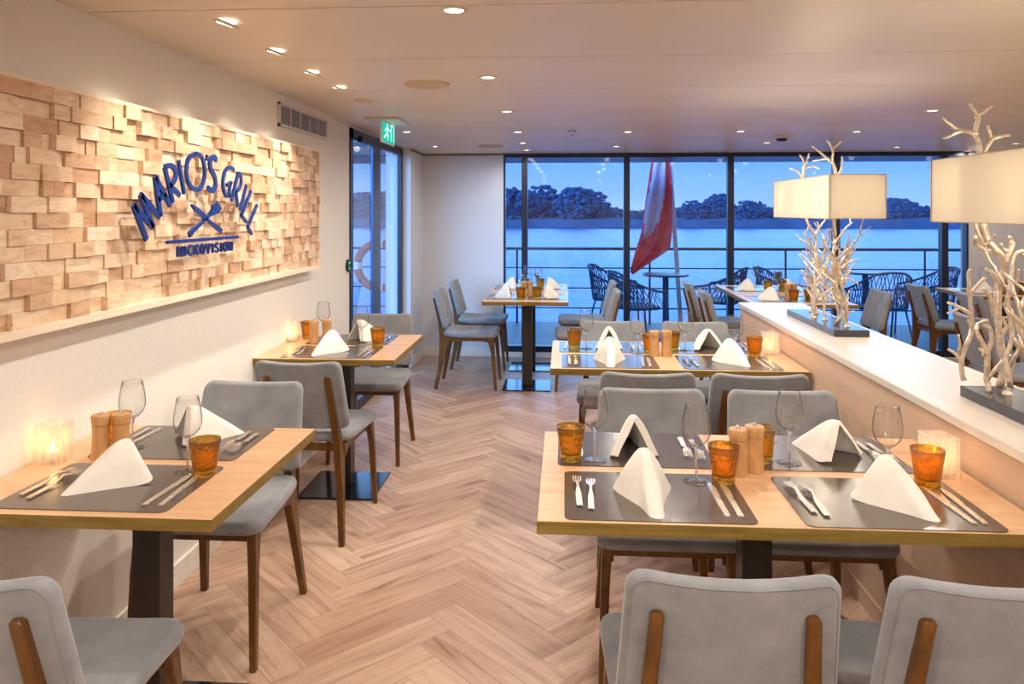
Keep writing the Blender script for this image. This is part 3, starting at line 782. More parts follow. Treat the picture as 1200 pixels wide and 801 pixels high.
# wine glass
wg_base = B().lathe([(0, .0), (.033, .0), (.034, .0015), (.012, .004), (.004, .009), (0, .009)], 28).mesh('base', 'solid_glass', True)
wg_stem = B().lathe([(.004, .009), (.0033, .03), (.0033, .07), (.006, .088), (.010, .094), (0, .095)], 12).mesh('stem', 'solid_glass', True)
wg_bowl = B().lathe([(.003, .090), (.018, .098), (.032, .113), (.0385, .132), (.038, .152), (.034, .178), (.029, .205), (.0282, .205), (.033, .178), (.037, .152), (.0375, .132), (.031, .114), (.017, .100), (0, .096)], 32).mesh('bowl', 'clear_glass', True)
def tumbler_mesh():
    b = B()
    prof = [(0, .001), (.028, 0), (.031, .003), (.030, .010), (.031, .012), (.033, .03), (.0375, .065), (.0425, .098), (.0400, .0985), (.035, .065), (.030, .03), (.026, .018), (0, .016)]
    b.lathe(prof, 24)
    for v in b.bm.verts:
        r = math.hypot(v.co.x, v.co.y)
        if r > .01:
            a = math.atan2(v.co.y, v.co.x); k_ = 1+.018*math.cos(8*a)*(.5 if v.co.z > .09 else 1); v.co.x *= k_; v.co.y *= k_
    return b.mesh('tumbler', 'amber_glass', True)
tum_me = tumbler_mesh()
mill_body = B().lathe([(0, 0), (.026, 0), (.0265, .003), (.0235, .045), (.023, .08), (.0238, .097), (0, .097)], 28).mesh('body', 'mill_wood', 40.0)
mill_cap = B().lathe([(0, .0975), (.0245, .0985), (.0262, .115), (.0265, .124), (.0245, .127), (0, .1272)], 28).mesh('cap', 'mill_wood', 40.0)
mill_knob = B().lathe([(0, .127), (.006, .127), (.0065, .132), (.005, .136), (0, .137)], 16).mesh('knob', 'steel', 40.0)
def candle_meshes():
    b = B(); o = roundrect(.082, .082, .012, 4); i_ = roundrect(.068, .068, .012, 4)
    n = len(o); zs = [(o, .0), (o, .11), (i_, .112), (i_, .012)]
    rg = [[b.bm.verts.new((x, y, z)) for x, y in oo] for oo, z in zs]
    for a, c in zip(rg, rg[1:]):
        for j in range(n): b.bm.faces.new((a[j], a[(j+1) % n], c[(j+1) % n], c[j]))
    b.bm.faces.new(rg[0][::-1]); b.bm.faces.new(rg[-1])
    g = b.mesh('glass_block', 'candle_glass', 30.0)
    w = B().lathe([(0, .0125), (.019, .0125), (.019, .028), (.017, .030), (0, .029)], 20).mesh('tea_light', 'wax', 40.0)
    f = B().lathe([(0, .030), (.0035, .034), (.0055, .041), (.003, .050), (0, .058)], 10).mesh('flame', 'flame', True)
    return g, w, f
cg, cw, cf = candle_meshes()
TT = .755
def glass(x, y, lb): spawn('wine_glass', [('bowl', wg_bowl), ('stem', wg_stem), ('base', wg_base)], (x, y, TT+.0024), 0, 'clear wine glass '+lb, 'wine glass', 'wine glasses on the tables')
def tumbler(x, y, lb): spawn('tumbler', [('tumbler', tum_me)], (x, y, TT+.0024), random.random()*3, 'amber glass tumbler '+lb, 'tumbler', 'amber tumblers on the tables')
def mill(x, y, lb, z=TT): spawn('pepper_mill', [('body', mill_body), ('cap', mill_cap), ('knob', mill_knob)], (x, y, z), random.random()*3, 'wooden spice mill '+lb, 'mill', 'wooden mills on the tables')
def candle(x, y, lb, rz=0, p=.11):
    spawn('candle_holder', [('glass_block', cg), ('tea_light', cw, [('flame', cf)])], (x, y, TT+.0005), rz, 'lit candle in square ribbed glass '+lb, 'candle holder', 'candle holders on the tables')
    l = bpy.data.lights.new('candle_light', 'POINT'); l.energy = p; l.color = (1, .55, .2); l.shadow_soft_size = .012
    o = bpy.data.objects.new('candle_light', l); COL.objects.link(o); o.location = (x, y, TT+.062)
def mat(x, y, rz, lb): tag(ob('placemat', mat_me, None, (x, y, TT+.0002), (0, 0, rz)), 'dark grey brown placemat '+lb, 'placemat', 'placemats on the tables')
def nap(x, y, rz, lb, k_=0, me=None): tag(ob('napkin', me or nap_me[k_ % 3], None, (x, y, TT+.0024), (0, 0, rz)), 'white folded napkin '+lb, 'napkin', 'folded napkins on the tables')
def cutlery(x, y, rz, lb, forks=True):
    def T(dx, dy): return (x+dx*math.cos(rz)-dy*math.sin(rz), y+dx*math.sin(rz)+dy*math.cos(rz), TT+.0024)
    for dx, dy, me, nm, w, g in ((-.190, .01, fork_me, 'dinner_fork', 'outer steel fork ', 'forks on the tables'), (-.158, -.01, fork_me, 'dinner_fork', 'inner steel fork ', 'forks on the tables'),
                                 (.190, -.02, knife_me, 'dinner_knife', 'outer steel knife ', 'knives on the tables'), (.158, -.02, knife_me, 'dinner_knife', 'inner steel knife ', 'knives on the tables')):
        tag(ob(nm, me, None, T(dx, dy), (0, 0, rz+random.uniform(-.05, .05))), w+lb, 'fork' if 'fork' in nm else 'knife', g)
def atpx(px, py): return UZ(px, py, TT)
# foreground table
S3 = [(.226, 1.952, 0, 'front left place'), (.782, 1.948, 0, 'front right place'), (.207, 2.330, PI, 'rear left place'), (.752, 2.330, PI, 'rear right place')]
for (x, y, r, pl) in S3:
    lb = 'at the %s of the foreground right table' % pl
    mat(x, y, r, lb); cutlery(x, y, r, lb)
T = 'the foreground right table'
nap(.205, 1.965, .12, 'with its ridge to us, front left place of '+T, 0)
nap(.81, 1.965, .42, 'with its ridge to us, front right place of '+T, 1)
nap(.205, 2.28, PI+.05, 'standing open towards us, rear left place of '+T, 2)
nap(.79, 2.30, PI+.55, 'standing open towards us, rear right place of '+T, 1)
glass(*atpx(816, 565), 'in front of the two mills on '+T); glass(*atpx(1040, 566), 'right of the front right napkin on '+T)
glass(*atpx(697, 541), 'at the rear left place of '+T); glass(*atpx(925, 543), 'right of the mills on '+T)
tumbler(*atpx(848, 565), 'before the mills on '+T); tumbler(*atpx(1087, 570), 'before the candle on '+T)
tumbler(*atpx(669, 539), 'at the left edge of '+T); tumbler(*atpx(892, 541), 'behind the mills on '+T)
mill(*atpx(865, 556), 'left of the pair on '+T); mill(*atpx(884, 552), 'right of the pair on '+T)
candle(*atpx(1100, 556), 'on '+T+' beside the partition', .1)
# second partition table
T = 'the second partition table'
S4 = [(.215, 3.685, 0, 'front left place'), (.775, 3.685, 0, 'front right place'), (.20, 4.07, PI, 'rear left place'), (.755, 4.07, PI, 'rear right place')]
for (x, y, r, pl) in S4:
    lb = 'at the %s of %s' % (pl, T); mat(x, y, r, lb); cutlery(x, y, r, lb)
nap(.22, 3.70, 0, 'with its ridge to us, front left place of '+T, 0); nap(.80, 3.72, .4, 'with its ridge to us, front right place of '+T, 1)
nap(.235, 4.02, PI, 'standing open towards us, rear left place of '+T, 2); nap(.745, 4.03, PI+.25, 'standing open towards us, rear right place of '+T, 1)
glass(*atpx(747, 414), 'near the mills on '+T); glass(*atpx(862, 418), 'right of the front right napkin on '+T); glass(*atpx(687, 409), 'at the rear left place of '+T); glass(*atpx(803, 411), 'at the rear right place of '+T)
tumbler(*atpx(673, 408), 'at the left edge of '+T); tumbler(*atpx(762, 414), 'just left of the mills on '+T); tumbler(*atpx(788, 411), 'just right of the mills on '+T); tumbler(*atpx(884, 418), 'beside the candle on '+T)
mill(*atpx(767, 417), 'left of the pair on '+T); mill(*atpx(781, 417), 'right of the pair on '+T)
candle(*atpx(902, 415), 'on '+T+' beside the partition')
# left tables
T = 'the front left table'
for (x, y, r, pl) in ((-1.180, 1.925, 0, 'near place'), (-1.180, 2.305, PI, 'far place')):
    lb = 'at the %s of %s' % (pl, T); mat(x, y, r, lb); cutlery(x, y, r, lb)
nap(-1.185, 1.965, -.62, 'at the near place of '+T, 1); nap(-1.165, 2.33, PI-.95, 'at the far place of '+T, 1)
glass(*atpx(220, 552), 'beside the near tumbler on '+T); glass(*atpx(155, 526), 'behind the mills on '+T)
tumbler(*atpx(240, 557), 'at the right of '+T); tumbler(*atpx(137, 522), 'behind the mills on '+T)
mill(*atpx(118, 536), 'left of the pair on '+T); mill(*atpx(142, 534), 'right of the pair on '+T)
candle(*atpx(62, 540), 'on '+T+' against the wall', .15)
T = 'the second left table'
for (x, y, r, pl) in ((-1.180, 3.83, 0, 'near place'), (-1.180, 4.205, PI, 'far place')):
    lb = 'at the %s of %s' % (pl, T); mat(x, y, r, lb); cutlery(x, y, r, lb)
nap(-1.20, 3.85, -.35, 'at the near place of '+T, 1); nap(-1.13, 4.17, PI-.6, 'at the far place of '+T, 2)
glass(*atpx(424, 405), 'beside the near tumbler on '+T); glass(*atpx(379, 396), 'behind the mills on '+T)
tumbler(*atpx(443, 406), 'at the right of '+T); tumbler(*atpx(361, 397), 'behind the mills on '+T)
mill(*atpx(368, 402), 'left of the pair on '+T); mill(*atpx(383, 401), 'right of the pair on '+T)
candle(*atpx(341, 400), 'on '+T+' against the wall')
# window tables
def side_table(cx, y0, T, full=True, spice=True):
    for (dx, r, side) in ((-.172, -PI/2, 'left'), (.172, PI/2, 'right')):
        mat(cx+dx, y0, r, 'at the %s side of %s' % (side, T))
        nap(cx+dx*1.05, y0-.03, r, 'at the %s side of %s' % (side, T), 0, nap_wide)
        lb = 'at the %s side of %s' % (side, T)
        cutlery(cx+dx, y0, r, lb)
    if full:
        glass(cx-.05, y0+.20, 'on the left of '+T); glass(cx+.07, y0-.10, 'on the right of '+T)
        tumbler(cx-.045, y0-.21, 'on the left of '+T); tumbler(cx+.09, y0-.17, 'on the right of '+T)
    if spice:
        mill(cx-.03, y0+.0, 'left of the pair on '+T); mill(cx+.025, y0+.02, 'right of the pair on '+T)
side_table(-.31, 6.42, 'the nearer window table left of centre')
side_table(-.31, 7.19, 'the farther window table left of centre', True, False)
side_table(1.87, 6.40, 'the nearer table past the partition end')
side_table(1.87, 7.17, 'the farther table past the partition end', True, False)
side_table(3.90, 7.07, 'the right window table')
side_table(3.33, 5.07, 'the table behind the near lamp branches')

# ------------------------------------------------------------------ branch lamps
def twig(b, pts, r0, r1, n=7):
    pts = smoothp(pts, 3); m = len(pts); rnd = random.random
    b.tube([(p[0]+(rnd()-.5)*.004, p[1]+(rnd()-.5)*.004, p[2]+(rnd()-.5)*.003) for p in pts], [(r0+(r1-r0)*i/(m-1))*(.9+.25*rnd()) for i in range(m)], n)
def grow(b, p, d, L, r, depth, rnd):
    pts = [p.copy()]; q = p.copy(); n = max(3, int(L/.04))
    for i in range(n):
        d = (d+Vector((rnd.gauss(0, .16), rnd.gauss(0, .16), rnd.gauss(.05, .1)))).normalized(); q = q+d*(L/n); pts.append(q.copy())
        if depth > 0 and i > 0 and rnd.random() < .62:
            a = rnd.uniform(0, 2*PI); s = Vector((math.cos(a), math.sin(a), rnd.uniform(.1, .9))).normalized()
            grow(b, q, (d*.6+s).normalized(), L*rnd.uniform(.25, .5), r*.72, depth-1, rnd)
    twig(b, pts, r, r*.62)
def branch_lamp(oy, seed, traced, label, tops):
    rnd = random.Random(seed)
    r = ob('branch_lamp', None, loc=(0, 0, 0)); tag(r, label, 'table lamp', 'branch lamps on the partition')
    X0, X1 = 1.25, 1.41; ya, yb = oy-.375, oy+.375
    ob('base_slab', B().box(X0, X1, ya, yb, PZ, PZ+.032, .002).mesh('base_slab', 'lamp_slab'), r)
    zb = PZ+.030
    def stem_obj(fn):
        b = B(); fn(b); ob('branch', b.mesh('branch', 'branch_metal', True), r)
    # main stems carrying the shade and rising above it
    for k_, (mx, my) in enumerate(((1.315, oy-.20), (1.345, oy+.22))[:1 if oy < 3 else 2]):
        def fn(b):
            p = Vector((mx, my, zb)); pts = [p]; 
            for i in range(1, 9):
                pts.append(Vector((mx+rnd.gauss(0, .018), my+rnd.gauss(0, .022), zb+(1.60-zb)*i/8)))
            twig(b, pts, .010, .0075, 8)
            for i in (1, 2, 3, 4, 5):
                a = rnd.uniform(0, 2*PI); grow(b, pts[i], Vector((math.cos(a), math.sin(a), .7)).normalized(), rnd.uniform(.10, .18), .0070, 1, rnd)
        stem_obj(fn)
    NS = 6 if oy < 3 else 8
    for k_ in range(NS):
        def fn(b):
            p = Vector((rnd.uniform(X0+.03, X1-.03), ya+.06+(yb-ya-.12)*(k_+.5)/NS, zb)); grow(b, p, Vector((rnd.gauss(0, .1), rnd.gauss(0, .12), 1)).normalized(), rnd.uniform(.24, .42), .0078, 2, rnd)
            b.lathe([(0, zb), (.016, zb), (.014, zb+.006), (.010, zb+.012), (0, zb+.013)], 10, (p.x, p.y))
        stem_obj(fn)
    for grp in traced:
        def fn(b):
            for Yp, r0, r1, pts, (sc_, ox, oyy) in grp:
                twig(b, [(lambda q: (q[0], Yp+rnd.gauss(0, .006), q[1]))(UY(ox+p[0]/sc_, oyy+p[1]/sc_, Yp)) for p in pts], r0*.82, r1*.8, 8)
        stem_obj(fn)
    # shade
    sx0, sx1, z0, z1 = 1.20, 1.45, 1.445, 1.645; sy0, sy1 = oy-.455, oy+.455
    b = B(); o = [(sx0, sy0), (sx1, sy0), (sx1, sy1), (sx0, sy1)]; t = .003
    b.box(sx0, sx1, sy0, sy0+t, z0, z1); b.box(sx0, sx1, sy1-t, sy1, z0, z1); b.box(sx0, sx0+t, sy0+t, sy1-t, z0, z1); b.box(sx1-t, sx1, sy0+t, sy1-t, z0, z1)
    sh = ob('lamp_shade', b.mesh('lamp_shade', 'lamp_fabric'), r)
    b = B()
    for x, y in o: b.box(x-.002, x+.002, y-.002, y+.002, z0, z1)
    for z in (z0, z1):
        b.box(sx0-.001, sx1+.001, sy0-.001, sy0+.003, z-.0015, z+.0015); b.box(sx0-.001, sx1+.001, sy1-.003, sy1+.001, z-.0015, z+.0015)
        b.box(sx0-.001, sx0+.003, sy0, sy1, z-.0015, z+.0015); b.box(sx1-.003, sx1+.001, sy0, sy1, z-.0015, z+.0015)
    ob('shade_trim', b.mesh('shade_trim', 'shade_seam'), sh)
    b = B(); b.tube([(sx0+.002, oy-.20, 1.60), (sx1-.002, oy-.20, 1.60)], .003, 6); b.tube([(sx0+.002, oy+.22, 1.60), (sx1-.002, oy+.22, 1.60)], .003, 6)
    b.tube([(1.33, oy-.21, 1.597), (1.33, oy+.23, 1.597)], .003, 6)
    ob('shade_carrier', b.mesh('shade_carrier', 'steel'), r)
    for k_, yy in enumerate((oy-.30, oy, oy+.32)):
        bl = B().lathe([(0, 1.50), (.022, 1.512), (.03, 1.535), (.024, 1.56), (.013, 1.575), (.013, 1.60), (0, 1.60)], 16, (1.325, yy)); ob('bulb', bl.mesh('bulb', 'bulb_emit', True), r)
        l = bpy.data.lights.new('bulb_light', 'POINT'); l.energy = 2.3; l.color = (1, .93, .80); l.shadow_soft_size = .04
        q = bpy.data.objects.new('bulb_light', l); COL.objects.link(q); q.location = (1.325, yy, 1.535)
    return r
Z1 = (3.6417, 1080, 280); Z2 = (4.006, 1080, 100); Z3 = (3.3375, 880, 160)
near_tr = [
 [(2.57, .0105, .007, [(178, 605), (172, 520), (200, 430), (222, 380), (212, 300), (198, 230), (195, 170), (200, 125)], Z1), (2.57, .0075, .005, [(172, 530), (150, 495), (112, 468)], Z1), (2.57, .007, .005, [(165, 505), (163, 450), (153, 405)], Z1),
  (2.57, .0075, .005, [(212, 320), (160, 290), (112, 270)], Z1), (2.57, .006, .004, [(165, 292), (135, 303), (108, 318)], Z1), (2.57, .008, .006, [(200, 240), (235, 200), (270, 163)], Z1), (2.57, .007, .006, [(222, 385), (205, 360), (195, 345)], Z1)],
 [(2.41, .0115, .008, [(290, 655), (287, 600), (280, 500), (262, 440), (232, 395)], Z1), (2.41, .008, .006, [(232, 395), (250, 365), (272, 342)], Z1), (2.41, .009, .006, [(280, 500), (298, 440), (290, 380), (262, 365)], Z1), (2.41, .008, .005, [(278, 500), (262, 480), (248, 465)], Z1), (2.41, .008, .006, [(285, 600), (320, 545), (375, 490)], Z1)],
 [(2.44, .014, .012, [(325, 635), (345, 540), (330, 430), (322, 300), (335, 200), (346, 110), (318, 60), (290, 20), (268, -40), (258, -110), (262, -190)], Z1), (2.44, .010, .008, [(318, 330), (290, 240), (262, 210)], Z1), (2.44, .009, .006, [(338, 200), (300, 150), (275, 125)], Z1),
  (2.44, .010, .007, [(346, 110), (372, 60), (380, 10), (372, -10)], Z1), (2.44, .008, .006, [(372, 60), (352, 40), (340, 20)], Z1), (2.44, .008, .005, [(372, 58), (388, 30), (385, 5)], Z1), (2.44, .009, .006, [(325, 420), (360, 370), (310, 300)], Z1)],
 [(2.50, .009, .007, [(225, -10), (235, 25), (275, 50)], Z1), (2.50, .008, .008, [(228, -100), (232, -50), (250, 0), (275, 50), (300, 50)], Z1)],
 [(2.33, .010, .007, [(370, 625), (355, 520), (385, 420), (372, 260), (385, 130), (400, 70), (430, 50)], Z1), (2.33, .008, .005, [(430, 50), (445, 90), (460, 110)], Z1), (2.33, .008, .006, [(385, 420), (420, 470), (450, 520)], Z1), (2.33, .008, .006, [(372, 300), (410, 350), (440, 380)], Z1)],
 [(2.40, .012, .009, [(285, 640), (270, 320), (250, 225)], Z2), (2.40, .008, .006, [(250, 225), (260, 170), (262, 142), (245, 115), (236, 82)], Z2), (2.40, .006, .004, [(262, 142), (300, 120), (336, 92)], Z2), (2.40, .0075, .005, [(250, 228), (190, 210), (140, 185), (98, 152)], Z2), (2.40, .006, .004, [(190, 210), (150, 228), (110, 250)], Z2)],
 [(2.38, .010, .007, [(275, 400), (296, 320), (333, 248)], Z2), (2.38, .007, .005, [(333, 248), (320, 215), (311, 188)], Z2), (2.38, .007, .005, [(333, 248), (370, 240), (415, 232)], Z2)]]
far_tr = [
 [(3.79, .012, .009, [(335, 320), (332, 160), (318, 95)], Z3), (3.79, .008, .005, [(318, 95), (316, 50), (300, 15)], Z3), (3.79, .006, .004, [(317, 48), (338, 35), (355, 18)], Z3), (3.79, .008, .005, [(316, 95), (280, 70), (240, 40)], Z3), (3.79, .006, .004, [(300, 85), (270, 90), (240, 95)], Z3), (3.79, .008, .005, [(338, 150), (358, 115), (355, 78)], Z3)],
 [(4.21, .012, .009, [(200, 320), (205, 150), (215, 105)], Z3), (4.21, .008, .005, [(215, 105), (225, 80), (228, 65)], Z3), (4.21, .007, .005, [(215, 110), (200, 85), (188, 72)], Z3), (4.21, .007, .005, [(212, 125), (245, 115), (270, 128)], Z3), (4.21, .007, .005, [(200, 160), (180, 135), (150, 125)], Z3)],
 [(3.72, .011, .008, [(375, 725), (378, 690), (370, 640), (350, 560), (345, 500)], Z3), (3.72, .007, .005, [(375, 690), (395, 685), (405, 682)], Z3), (3.72, .007, .004, [(360, 590), (375, 520), (385, 448)], Z3), (3.72, .007, .004, [(352, 560), (385, 555), (418, 578)], Z3), (3.72, .007, .004, [(372, 650), (380, 630), (380, 618)], Z3)]]
branch_lamp(2.12, 11, near_tr, 'silver branch lamp with long cream shade, the near one at the right edge', None)
branch_lamp(3.99, 23, far_tr, 'silver branch lamp with rectangular cream shade, the far one on the partition', None)

# ------------------------------------------------------------------ outside: deck, railing, chairs, river
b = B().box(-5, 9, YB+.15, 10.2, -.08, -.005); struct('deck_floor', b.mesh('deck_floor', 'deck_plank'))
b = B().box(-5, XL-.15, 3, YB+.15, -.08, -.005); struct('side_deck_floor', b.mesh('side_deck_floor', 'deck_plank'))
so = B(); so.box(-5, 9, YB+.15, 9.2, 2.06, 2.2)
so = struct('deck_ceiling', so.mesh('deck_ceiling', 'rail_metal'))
sl = B().lathe([(0, -.003), (.05, -.003), (.055, 0)], 16).mesh('deck_light', 'soffit_light')
def railing(label, p0, p1, n):
    r = ob('railing', None); tag(r, label, 'railing')
    p0, p1 = Vector(p0), Vector(p1); d = p1-p0
    b = B(); b.tube([p0+Vector((0, 0, 0.985)), p1+Vector((0, 0, .985))], .02, 10); ob('handrail', b.mesh('handrail', 'rail_metal', True), r)
    for z in (.73, .465, .20):
        b = B(); b.tube([p0+Vector((0, 0, z)), p1+Vector((0, 0, z))], .009, 8); ob('rail_bar', b.mesh('rail_bar', 'rail_metal', True), r)
    for i in range(n):
        q = p0+d*(i+.5)/n; b = B(); b.tube([q, q+Vector((0, 0, .985))], .014, 8); ob('post', b.mesh('post', 'rail_metal', True), r)
railing('dark metal deck railing with three bars behind the windows', (-5, 10.1, -.005), (9, 10.1, -.005), 8)
railing('dark metal side railing outside the glass door', (-3.0, 3.2, -.005), (-3.0, 9.9, -.005), 5)
# life ring
lr = ob('life_ring', None); Yr, Zr = 0, 0
Yr = 10.01; Xr, za_ = UY(445, 311, Yr); tag(lr, 'red and white life ring on the deck railing, seen through the glass door', 'life ring')
lr.location = (Xr, Yr, za_); lr.rotation_euler = (PI/2, 0, 0)
def arc_t(a0, a1, R, rr):
    b = B(); n = 14; b.tube([(R*math.cos(a0+(a1-a0)*i/n), R*math.sin(a0+(a1-a0)*i/n), 0) for i in range(n+1)], rr, 12); return b
for k_ in range(4):
    ob('ring_segment', arc_t(k_*PI/2+.16, (k_+1)*PI/2-.16, .30, .055).mesh('ring_segment', 'ring_orange', True), lr)
    ob('ring_band', arc_t(k_*PI/2-.16, k_*PI/2+.16, .30, .057).mesh('ring_band', 'ring_white', True), lr)
# rope chairs
def rope_chair(x, y, rz, label):
    r = ob('rope_chair', None, loc=(x, y, 0), rot=(0, 0, rz)); tag(r, label, 'outdoor chair', 'rope armchairs on the deck')
    top = [(-.30, .22, .60), (-.31, .05, .63), (-.27, -.17, .72), (-.16, -.27, .80), (0, -.30, .82), (.16, -.27, .80), (.27, -.17, .72), (.31, .05, .63), (.30, .22, .60)]
    ts = smoothp(top, 5)
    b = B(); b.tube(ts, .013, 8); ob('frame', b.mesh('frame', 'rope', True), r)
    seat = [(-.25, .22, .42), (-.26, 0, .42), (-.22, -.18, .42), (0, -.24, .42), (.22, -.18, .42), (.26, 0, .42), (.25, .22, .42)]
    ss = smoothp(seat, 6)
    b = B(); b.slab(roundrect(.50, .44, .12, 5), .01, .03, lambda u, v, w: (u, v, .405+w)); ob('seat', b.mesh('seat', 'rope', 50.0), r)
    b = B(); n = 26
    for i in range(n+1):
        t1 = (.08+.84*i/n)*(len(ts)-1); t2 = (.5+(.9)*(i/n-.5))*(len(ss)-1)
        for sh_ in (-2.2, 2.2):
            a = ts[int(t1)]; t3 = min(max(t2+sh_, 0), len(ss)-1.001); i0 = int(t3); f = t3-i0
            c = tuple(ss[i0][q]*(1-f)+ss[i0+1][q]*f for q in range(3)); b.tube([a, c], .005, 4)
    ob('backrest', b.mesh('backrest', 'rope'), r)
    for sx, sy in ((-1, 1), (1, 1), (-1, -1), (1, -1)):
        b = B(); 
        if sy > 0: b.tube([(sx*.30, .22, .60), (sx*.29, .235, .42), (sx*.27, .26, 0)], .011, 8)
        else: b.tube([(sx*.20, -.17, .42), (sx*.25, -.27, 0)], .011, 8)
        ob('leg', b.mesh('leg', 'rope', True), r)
rope_chair(.80, 8.50, -PI/2+.35, 'dark rope armchair outside, behind the second window bar, nearer one facing right')
rope_chair(.60, 9.33, -PI/2-.3, 'dark rope armchair outside, left of the round table, partly hidden farther one')
rope_chair(1.84, 9.1, PI/2-.5, 'dark rope armchair outside, right of the round table near the thick window bar')
rope_chair(3.46, 8.62, .1, 'dark rope armchair outside, just left of the grey chair by the window')
rope_chair(4.25, 9.2, PI/2, 'dark rope armchair outside at the right, tilted back seen past the grey chair')
rope_chair(2.55, 9.1, -PI/2+.2, 'dark rope armchair outside, behind the far branch lamp')
def round_table(x, y, label):
    r = ob('deck_table', None, loc=(x, y, 0)); tag(r, label, 'outdoor table', 'round tables on the deck')
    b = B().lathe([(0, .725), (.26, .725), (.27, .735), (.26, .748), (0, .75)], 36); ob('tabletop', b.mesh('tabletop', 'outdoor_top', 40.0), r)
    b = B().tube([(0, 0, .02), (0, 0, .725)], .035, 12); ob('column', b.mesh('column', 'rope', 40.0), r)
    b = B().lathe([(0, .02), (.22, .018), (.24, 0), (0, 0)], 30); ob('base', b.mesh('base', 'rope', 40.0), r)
round_table(UY(780, 330, 8.95)[0], 8.95, 'round dark deck table outside behind the second window bar')
round_table(3.62, 9.42, 'round dark deck table outside at the right end of the window')
# flag and pole
pb0 = UY(798, 420, 9.9); pb1 = UY(781, 150, 9.9)
fp = ob('flag_pole', None); tag(fp, 'white slanting flag pole outside the window at the railing', 'flag pole')
b = B().tube([(pb0[0], 9.9, -.005), (pb1[0], 9.9, 2.75)], .028, 12); ob('pole', b.mesh('pole', 'white_rail', True), fp)
b = B().lathe([(0, 2.75), (.03, 2.76), (.04, 2.79), (0, 2.83)], 12, (pb1[0], 9.9)); ob('finial', b.mesh('finial', 'white_rail', True), fp)
def flag():
    b = B(); rows, cols = 40, 26; Yf = 9.8; g = []; tones = []
    L = [(768, 172), (762, 200), (757, 235), (752, 270), (744, 295), (738, 318)]; R = [(784, 172), (786, 200), (787, 235), (787, 270), (785, 292), (742, 322)]
    def ip(T_, t):
        f = t*(len(T_)-1); i = min(int(f), len(T_)-2); f -= i; return (T_[i][0]*(1-f)+T_[i+1][0]*f, T_[i][1]*(1-f)+T_[i+1][1]*f)
    for i in range(rows+1):
        a, c = ip(L, i/rows), ip(R, i/rows); row = []
        for j in range(cols+1):
            s_ = j/cols; px, py = a[0]+(c[0]-a[0])*s_, a[1]+(c[1]-a[1])*s_
            x, z = UY(px, py, Yf); row.append(b.bm.verts.new((x, Yf+.05*math.sin(s_*15+i*.12)+.02*math.sin(i*.4), z)))
        g.append(row)
    fs = []
    for i in range(rows):
        for j in range(cols):
            f = b.bm.faces.new((g[i][j], g[i][j+1], g[i+1][j+1], g[i+1][j]))
            s_, t = j/cols, i/rows
            f.material_index = 1 if (.05+.04*math.sin(s_*14) < t < .60+.07*math.sin(s_*9) and .06+.05*math.sin(t*11) < s_ < .60+.16*math.sin(t*7)) else 0
            f.smooth = True
    me = bpy.data.meshes.new('flag'); b.bm.to_mesh(me); b.bm.free(); me.materials.append(M['flag_red']); me.materials.append(M['flag_pale']); return me
fo = ob('flag', flag()); tag(fo, 'red flag with pale patch hanging in folds outside the window', 'flag')
# river, bank, trees
b = B().box(-400, 500, 10.3, 900, -2.6, -2.5); struct('ground_river', b.mesh('ground_river', 'river'))['label'] = 'calm blue river'
b = B().box(-400, 10.3, -100, 10.3, -2.62, -2.51) if False else B().box(-400, -5.2, -60, 10.3, -2.6, -2.5); struct('ground_river_side', b.mesh('ground_river_side', 'river'))
DB = 175
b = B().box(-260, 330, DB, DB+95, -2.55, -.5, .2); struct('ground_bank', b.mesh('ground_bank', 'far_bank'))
def blob(rx, rz, seed, nb=170):
    rnd = random.Random(seed); b = B()
    for i in range(nb):
        r = bmesh.ops.create_icosphere(b.bm, subdivisions=1, radius=1)
        a = rnd.uniform(0, 2*PI); q = rnd.uniform(0, 1)**.6*.95; h = rnd.uniform(-.75, .9)
        c = Vector((math.cos(a)*q*rx*math.sqrt(max(.02, 1-h*h)), math.sin(a)*q*rx*math.sqrt(max(.02, 1-h*h)), h*rz)); s_ = rnd.uniform(.07, .20)
        for v in r['verts']: v.co = c+Vector((v.co.x*rx*s_, v.co.y*rx*s_, v.co.z*rz*s_*.8))*(1+rnd.uniform(-.10, .10))
    return b
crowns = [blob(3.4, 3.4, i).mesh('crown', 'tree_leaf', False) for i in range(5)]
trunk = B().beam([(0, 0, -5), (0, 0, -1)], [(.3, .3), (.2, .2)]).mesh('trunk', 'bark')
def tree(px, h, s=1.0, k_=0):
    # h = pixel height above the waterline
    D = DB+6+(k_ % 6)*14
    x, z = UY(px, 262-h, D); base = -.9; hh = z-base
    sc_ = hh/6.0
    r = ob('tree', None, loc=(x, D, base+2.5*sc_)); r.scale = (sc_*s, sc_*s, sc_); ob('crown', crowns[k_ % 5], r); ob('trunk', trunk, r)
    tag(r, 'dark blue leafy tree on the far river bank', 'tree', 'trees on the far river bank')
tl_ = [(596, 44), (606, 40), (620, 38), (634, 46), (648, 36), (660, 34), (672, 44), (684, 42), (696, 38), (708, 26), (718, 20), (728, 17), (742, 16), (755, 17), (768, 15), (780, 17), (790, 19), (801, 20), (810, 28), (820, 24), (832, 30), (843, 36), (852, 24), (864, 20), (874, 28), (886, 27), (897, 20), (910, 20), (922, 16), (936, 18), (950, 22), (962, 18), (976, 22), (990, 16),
       (1004, 18), (1020, 20), (1034, 26), (1046, 31), (1056, 30), (1068, 26), (1080, 22), (1092, 20), (1106, 18), (1120, 20), (1134, 22), (415, 28), (424, 38), (434, 30), (444, 34), (455, 40), (464, 34), (473, 26), (560, 30), (1150, 20)]
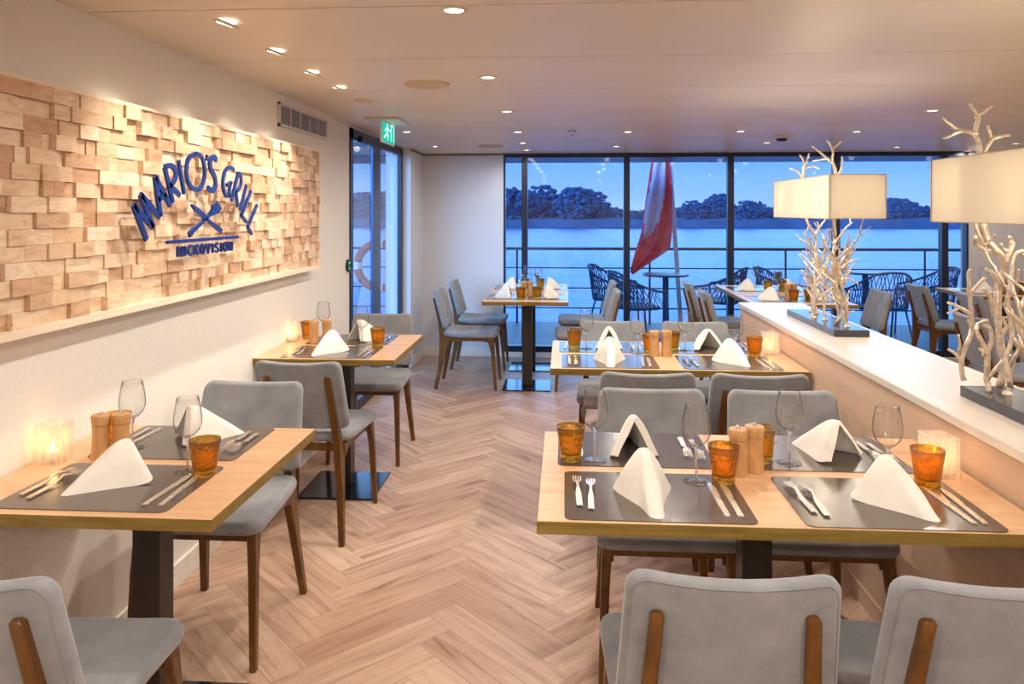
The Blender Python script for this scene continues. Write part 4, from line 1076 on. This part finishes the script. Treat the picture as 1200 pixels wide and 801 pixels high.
for i, (px, h) in enumerate(tl_): tree(px, h, 1.0 if h > 24 else 1.6, i)

# ------------------------------------------------------------------ blue sun lamps added to stand in for sky light
def sun(d, e, ang):
    l = bpy.data.lights.new('sky_fill', 'SUN'); l.energy = e; l.angle = ang; l.color = (.22, .54, 1)
    o = bpy.data.objects.new('sky_fill', l); COL.objects.link(o); o.rotation_euler = Vector(d).to_track_quat('-Z', 'Y').to_euler()
sun((.15, -1, -.30), 2.6, 1.3)
sun((.7, 1, -.22), 6.5, 1.0)  # added fill through the glass door, turns the alcove wall bluer
# ------------------------------------------------------------------ world
w = bpy.data.worlds.new('world'); sc.world = w; w.use_nodes = True; nt = w.node_tree; nt.nodes.clear()
out = nt.nodes.new('ShaderNodeOutputWorld'); bg = nt.nodes.new('ShaderNodeBackground'); nt.links.new(bg.outputs[0], out.inputs[0])
tc = nt.nodes.new('ShaderNodeTexCoord'); sep = nt.nodes.new('ShaderNodeSeparateXYZ'); nt.links.new(tc.outputs['Generated'], sep.inputs[0])
rp = nt.nodes.new('ShaderNodeValToRGB'); nt.links.new(sep.outputs[2], rp.inputs[0])
e = rp.color_ramp.elements; e[0].position = 0.0; e[0].color = srgb(118, 155, 205); e[1].position = .5; e[1].color = srgb(56, 106, 180)
q = e.new(.06); q.color = srgb(84, 136, 203)
nz = nt.nodes.new('ShaderNodeTexNoise'); nz.inputs['Scale'].default_value = 3; mp = nt.nodes.new('ShaderNodeMapping'); mp.inputs['Scale'].default_value = (1, 1, 6)
nt.links.new(tc.outputs['Generated'], mp.inputs[0]); nt.links.new(mp.outputs[0], nz.inputs[0])
mx = nt.nodes.new('ShaderNodeMix'); mx.data_type = 'RGBA'; mx.blend_type = 'MULTIPLY'; mx.inputs[0].default_value = .25
nt.links.new(rp.outputs[0], mx.inputs[6]); nt.links.new(nz.outputs['Fac'], mx.inputs[7]); nt.links.new(mx.outputs[2], bg.inputs[0])
bg.inputs[1].default_value = 1.75

for o in bpy.data.objects:
    if 'label' in o and len(o['label'].split()) > 16: print('LONG', o.name, o['label'])
